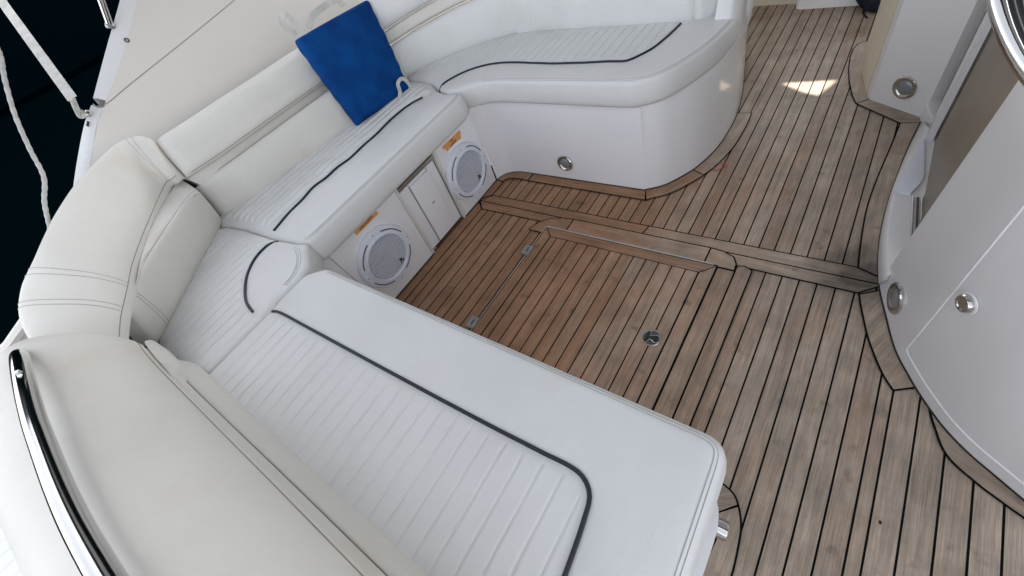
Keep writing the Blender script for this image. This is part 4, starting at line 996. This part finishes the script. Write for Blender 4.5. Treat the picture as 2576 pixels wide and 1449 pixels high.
# twisted white rope hanging in front of the water
rpn = [((-30, 80), 2.25), ((0, 135), 2.2), ((12, 200), 2.15), ((38, 290), 2.1), ((75, 375), 2.05), ((110, 445), 2.0), ((112, 510), 1.98), ((125, 570), 1.96), ((138, 625), 1.9), ((145, 680), 1.85)]
rpth = smooth_path([A(0, 0, H) + ray(u, v) * t / ray(u, v)[1] * 1.0 if False else A(0, 0, H) + ray(u, v) / np.linalg.norm(ray(u, v)) * t for (u, v), t in rpn], 14)
T = np.gradient(rpth, axis=0); T /= np.linalg.norm(T, axis=1)[:, None]
tube('mooring_line', rpth, [0.0060 + 0.0006 * math.sin(i * 1.6) for i in range(len(rpth))], ROPE, tag(bpy.data.objects.new('rope', None), 'thin white rope with a kink hanging in front of the dark water at far left', 'rope'), seg=8)
for o in list(bpy.data.objects):
    if o.name == 'rope' and not o.users_collection: C.objects.link(o)
stn = thing('stanchion', 'polished steel stanchion tube rising from the coaming edge at the top left', 'stanchion')
e1 = coam(277, 62) + nrm * .01; d1 = ray(240, -40); e2 = A(0, 0, H) + d1 * (np.linalg.norm(e1 - A(0, 0, H)) / np.linalg.norm(d1)) * .98
tube('post', [e1, e2], 0.012, STEEL, stn, seg=16)
lathe('foot', frame_on(e1, e2 - e1, (1, 0, 0)), [(.017, -.004), (.017, .006), (.0135, .010), (.0003, .010)], STEEL_R, stn, 16)

# dark wall put in past the water, made tall to block low port sky
qw = box('sky_block_wall', (28, 26, 7.0), (66, 0.6, 16.2), mat('near_black_wall', (0.0004, 0.0030, 0.0045), 1.0, spec=0.0), bev=0.02)
tag(qw, 'near black wall added far beyond the water at the top left corner, blocking low sky', 'blocking wall')
# water
w = from_data('water', [(-60, -60, -0.9), (80, -60, -0.9), (80, 80, -0.9), (-60, 80, -0.9)], [(0, 1, 2, 3)], WATER, smooth=False); tag(w, 'dark still harbour water beside the boat', kind='structure')

# ------------------------------------------------------------------ helm moulding on the right
hm = thing('helm_moulding', 'large smooth white helm moulding with a raised access panel line at the right', 'helm console')
hw = resample(helm, 0.015)
ia = int(np.argmin(np.linalg.norm(hw - A(1.172, -0.222), axis=1)))
Th = np.gradient(hw, axis=0); Th /= np.linalg.norm(Th, axis=1)[:, None]; Nh = np.stack([-Th[:, 1], Th[:, 0]], 1)   # towards starboard?
if Nh[ia][1] > 0: Nh = -Nh
def wallp(i, z):
    f = max(0.15, 1 - (i - ia) * 0.045); return A(hw[i][0] + Nh[i][0] * 0.02 * f * z, hw[i][1] - 0.052 * f * z, z)
G = []
for i in range(ia, len(hw)):
    G.append([tuple(wallp(i, z)) for z in (0.0, 0.03, .1, .3, .6, .80)] + [tuple(wallp(i, .83) + A(Nh[i][0], Nh[i][1], 0) * .02)])
solid_quadmesh('wall', G, (0.0, -0.04, 0), GEL_MATT, hm)
joint_shade(hw[ia:] - Nh[ia:] * .001, hm)
# raised panel outline: vertical edge, then low edge following the curve
ip = int(np.argmin(np.linalg.norm(hw - A(0.921, -0.289), axis=1)))
ln = [tuple(wallp(ip, z)) for z in np.linspace(.80, .055, 20)] + [tuple(wallp(i, .050)) for i in range(ip + 1, len(hw) - 2)]
lnn = np.array(ln); kk = [ip] * 20 + list(range(ip + 1, len(hw) - 2))
lnn[:, :2] -= np.array([Nh[k] for k in kk]) * .0005
tube('panel_edge', lnn, 0.0021, GEL, hm, seg=8)
i1 = int(np.argmin(np.linalg.norm(hw - A(1.052, -0.240), axis=1)))
courtesy('courtesy_light', wallp(i1, .084) - A(Nh[i1][0], Nh[i1][1], 0) * .003, (-Nh[i1][0], -Nh[i1][1], 0), (0, 0, 1), 0.046, 'round steel rimmed light low on the helm moulding wall')
i2 = int(np.argmin(np.linalg.norm(hw - A(0.871, -0.317), axis=1)))
pbn = thing('push_latch', 'small round chrome push button latch on the helm access panel', 'latch')
fr = frame_on(wallp(i2, .328) - A(Nh[i2][0], Nh[i2][1], 0) * .001, (-Nh[i2][0], -Nh[i2][1], 0), (0, 0, 1))
lathe('collar', fr, [(.026, 0), (.025, .0015), (.0215, .002)], GEL, pbn, 24)
lathe('button', fr, [(.0205, 0), (.0205, .010), (.0185, .013), (.014, .0135), (.012, .0115), (.0003, .0105)], STEEL, pbn, 28)
# sill of the saloon doorway
sill_o = hw[:ia + 1]
zs_ = 0.082
dk = thing('door_sill', 'white stepped door sill between the deck and the taupe sliding door', 'door sill')
so_ = smooth_path([PZ(u, v, zs_)[:2] for u, v in ((2340, 318), (2325, 345), (2290, 401), (2262, 450), (2250, 481), (2237, 545), (2231, 610), (2232, 693))], 6)
so_ = resample(so_, n=40); sb_ = resample(sill_o, n=40)
sin_ = resample(smooth_path([PZ(u, v, zs_)[:2] for u, v in ((2345, 325), (2328, 350), (2328, 420), (2318, 458), (2296, 486), (2291, 545), (2290, 583), (2288, 612))], 6), n=40)
G = [[(sb_[i][0], sb_[i][1], 0), (sb_[i][0] * .5 + so_[i][0] * .5, sb_[i][1] * .5 + so_[i][1] * .5 + .004, zs_ * .55), (so_[i][0], so_[i][1] + .001, zs_ - .006), (so_[i][0], so_[i][1] - .004, zs_), (sin_[i][0], sin_[i][1] - .03, zs_)] for i in range(40)]
solid_quadmesh('sill', G, (0, -0.002, -0.02), GEL_MATT, dk); joint_shade(sill_o, dk)
prism('sill_end', fz((2312, 293), (2350, 285), (2372, 330), (2345, 372), (2316, 322)), 0, zs_ - .01, GEL_MATT, dk, bev=.004)
prism('raised_tread', np.array([PZ(u, v, zs_ + .008)[:2] for u, v in ((2326, 345), (2327, 436), (2317, 458), (2292, 487), (2250, 481), (2264, 447), (2291, 401))]), zs_ - .002, zs_ + .008, PLAST, dk, bev=.002)
for dd, m_s in ((0.0, STEEL), (0.012, BLACKP), (0.022, STEEL)):
    q0 = PZ(2297, 495, zs_ + .004) + A(0, -dd, 0); q1 = PZ(2292, 600, zs_ + .004) + A(0, -dd, 0)
    tube('door_track', [q0, q1], 0.003, m_s, dk, seg=8)
# taupe sliding door
sdr = thing('sliding_door', 'taupe sliding door panel with a pale vertical edge strip, behind the sill', 'door')
def vpanel(name, p, q, z0, z1, th, m, parent, bev=.003):
    p = np.array(p)[:2]; q = np.array(q)[:2]; d = q - p; d /= np.linalg.norm(d); n = np.array([d[1], -d[0]])
    if n[1] > 0: n = -n
    P = [p, q, q + n * th, p + n * th]
    return prism(name, P, z0, z1, m, parent, bev=bev)
pA = PZ(2288, 612, zs_)[:2] + A(-.15, -.006); pB = PZ(2328, 436, zs_)[:2]
vpanel('door_leaf', (1.21, -0.262), (2.12, -0.262), 0.05, 1.15, .03, TAUPE, sdr)
foot = PZ(2325, 345, zs_)
vpanel('edge_strip', foot[:2] + A(-.02, -.004), foot[:2] + A(.022, -.004), 0.08, 1.15, .02, GEL_MATT, sdr)
# column
cl = thing('door_column', 'white and cream corner column with a round light low on its face', 'column')
colb = [PZ(u, v, 0)[:2] for u, v in ((2183, 117), (2170, 151), (2169, 179), (2176, 218), (2185, 252))]
colb = [np.array(p) for p in smooth_path(colb, 4)]
far = A(2.75, -0.45); colf = PZ(2318, 299, 0)[:2]
colP = colb + [colf, colf + A(0.02, -.05), A(2.3, -0.5), far]
prism('shaft', colP, 0, 1.15, GEL_MATT, cl, bev=0)
# cream side strip on the passage side
cs = [p + A(-.002 * 0, .0025) for p in colb]; n_in = [p + A(.01, -.01) for p in colb][::-1]
prism('side_strip', cs[:-2] + n_in[2:], 0.001, 1.15, CREAM, cl, bev=0)
nc = colf - np.array(colb[-1]); nc /= np.linalg.norm(nc); ncn = A(-abs(nc[1]), -abs(nc[0]) , 0)
nf = A(nc[1], -nc[0]); 
if nf @ A(-1, 0) < 0: nf = -nf
def on_plane(u, v, p, n):
    d = ray(u, v); p3 = A(p[0], p[1], 0); n3 = A(n[0], n[1], 0); t = ((p3 - A(0, 0, H)) @ n3) / (d @ n3); return A(0, 0, H) + d * t
courtesy('courtesy_light', on_plane(2277, 220, colb[-1], nf) + A(nf[0], nf[1], 0) * .002, (nf[0], nf[1], 0), (0, 0, 1), 0.045, 'round steel rimmed light on the doorway column')

# steps at the far end of the deck
fs_ = thing('forward_step', 'white moulded step with rounded corner at the far end of the deck', 'step')
prism('riser', round_poly([(3.12, 0.44), (3.12, -0.3), (3.8, -0.3), (3.8, 0.44)], [.05, 0, 0, 0]), 0, 0.22, GEL, fs_, bev=.01)
prism('lower_riser', [(3.235, 1.2), (3.20, 0.42), (3.8, 0.42), (3.8, 1.2)], 0, 0.5, CREAM, fs_, bev=.006)
bgc = PZ(2195, 38, 0.0)
bag = thing('dark_bag', 'dark navy fabric bag slumped on the deck beyond the column', 'bag')
vs, fs = lathe_local([(.0003, -.01), (.13, 0), (.15, .05), (.14, .12), (.10, .18), (.0003, .20)], 28)
for i, v in enumerate(vs):
    a = math.atan2(v[1], v[0]); v[:2] *= 1 + .12 * math.sin(3 * a + v[2] * 20) + .06 * math.sin(7 * a); 
vs = np.array(vs) * (1.1, .9, 1) + PZ(2212, 10, 0) + A(.04, -.02, 0.01)
o = from_data('body', vs, fs, DNAVY, bag)
tube('carry_strap', smooth_path([PZ(2180, 45, .01), PZ(2172, 30, .06), PZ(2190, 8, .12), PZ(2215, -10, .2)], 6), .008, DNAVY, bag, seg=8, flat=(1, .4))

# red rubber band on the deck
rb = smooth_path([PZ(1118.3 * 0 + 1533.3 + p[0] * .29762, 255.6 + p[1] * .29762, .0035) for p in ((880, 530), (905, 518), (955, 520), (985, 528), (990, 545), (960, 558), (925, 575), (895, 580), (876, 555))], 6, True)
o = tube('rubber_band', rb, 0.0020, RED, closed=True, seg=8); tag(o, 'small red rubber band lying on the planks beside the curved locker', 'rubber band')

# steering wheel at the top right
wl = thing('steering_wheel', 'chrome rimmed steering wheel cut off by the top right corner', 'steering wheel')
dep = 0.46
ctr = A(0, 0, H) + (R.T @ A((2960 - 1288) / FD, (-85 - 724.5) / FD, 1.0)) * dep
Rw = 462 * dep / FD
vdir = R.T @ A(0.0, 0.0, 1.0)
fr = frame_on(ctr, -vdir, R.T @ A(1, 0, 0))
def ring(r, h, n=90): return [fr[0] + fr[1] @ A(r * math.cos(a), r * math.sin(a), h) for a in np.linspace(0, 2 * math.pi, n, endpoint=False)]
tube('rim', ring(Rw, 0), 0.0075, STEEL, wl, closed=True, seg=16)
tube('grip', ring(Rw - 0.0145, -.004), 0.0070, BLACKP, wl, closed=True, seg=16)
tube('inner_ring', ring(Rw - 0.046, -.02), 0.0062, BLACKP, wl, closed=True, seg=12)
for a in (0.3, 0.3 + 2.094, 0.3 + 4.189):
    tube('spoke', [fr[0] + fr[1] @ A(.0, 0, -.05), fr[0] + fr[1] @ A((Rw - .01) * math.cos(a), (Rw - .01) * math.sin(a), 0)], .006, STEEL, wl, seg=8)

# ------------------------------------------------------------------ unseen roof added to shade the cockpit, slot cut to the sun patch's shape
ht = thing('added_canopy', 'pale canvas roof and dark band added over the cockpit, above the picture, to shape the light', 'added_canopy')
ZR = 2.35
def proj_roof(u, v):
    p = PZ(u, v, 0); return (p + np.array(sd) * (ZR / sd[2]))[:2]
hole = np.array([proj_roof(u, v) for u, v in ((1968, 210), (2105, 202), (2058, 240), (2022, 232))])
rx0, rx1, ry0, ry1 = 0.55, 6.2, -4.2, 3.3
outer = [Vector((rx0, ry0)), Vector((rx1, ry0)), Vector((rx1, ry1)), Vector((rx0, ry1))]
allv = outer + [Vector(h) for h in hole]
res = delaunay_2d_cdt(allv, [(0, 1), (1, 2), (2, 3), (3, 0), (4, 5), (5, 6), (6, 7), (7, 4)], [], 0, 1e-6)
vv = [(v[0], v[1]) for v in res[0]]; ff = [f for f in res[2] if not inside(np.array([np.mean([vv[i] for i in f], axis=0)]), hole)[0]]
vs = [(x, y, ZR) for x, y in vv]
from_data('canvas_panel', vs, ff, CANV, ht, smooth=False)
box('overhead_block', (0.35, 0.3, ZR + .05), (0.46, 6.0, 0.08), ROOFM, ht, bev=.01)  # unseen dark panel added to darken the light and reflections from overhead
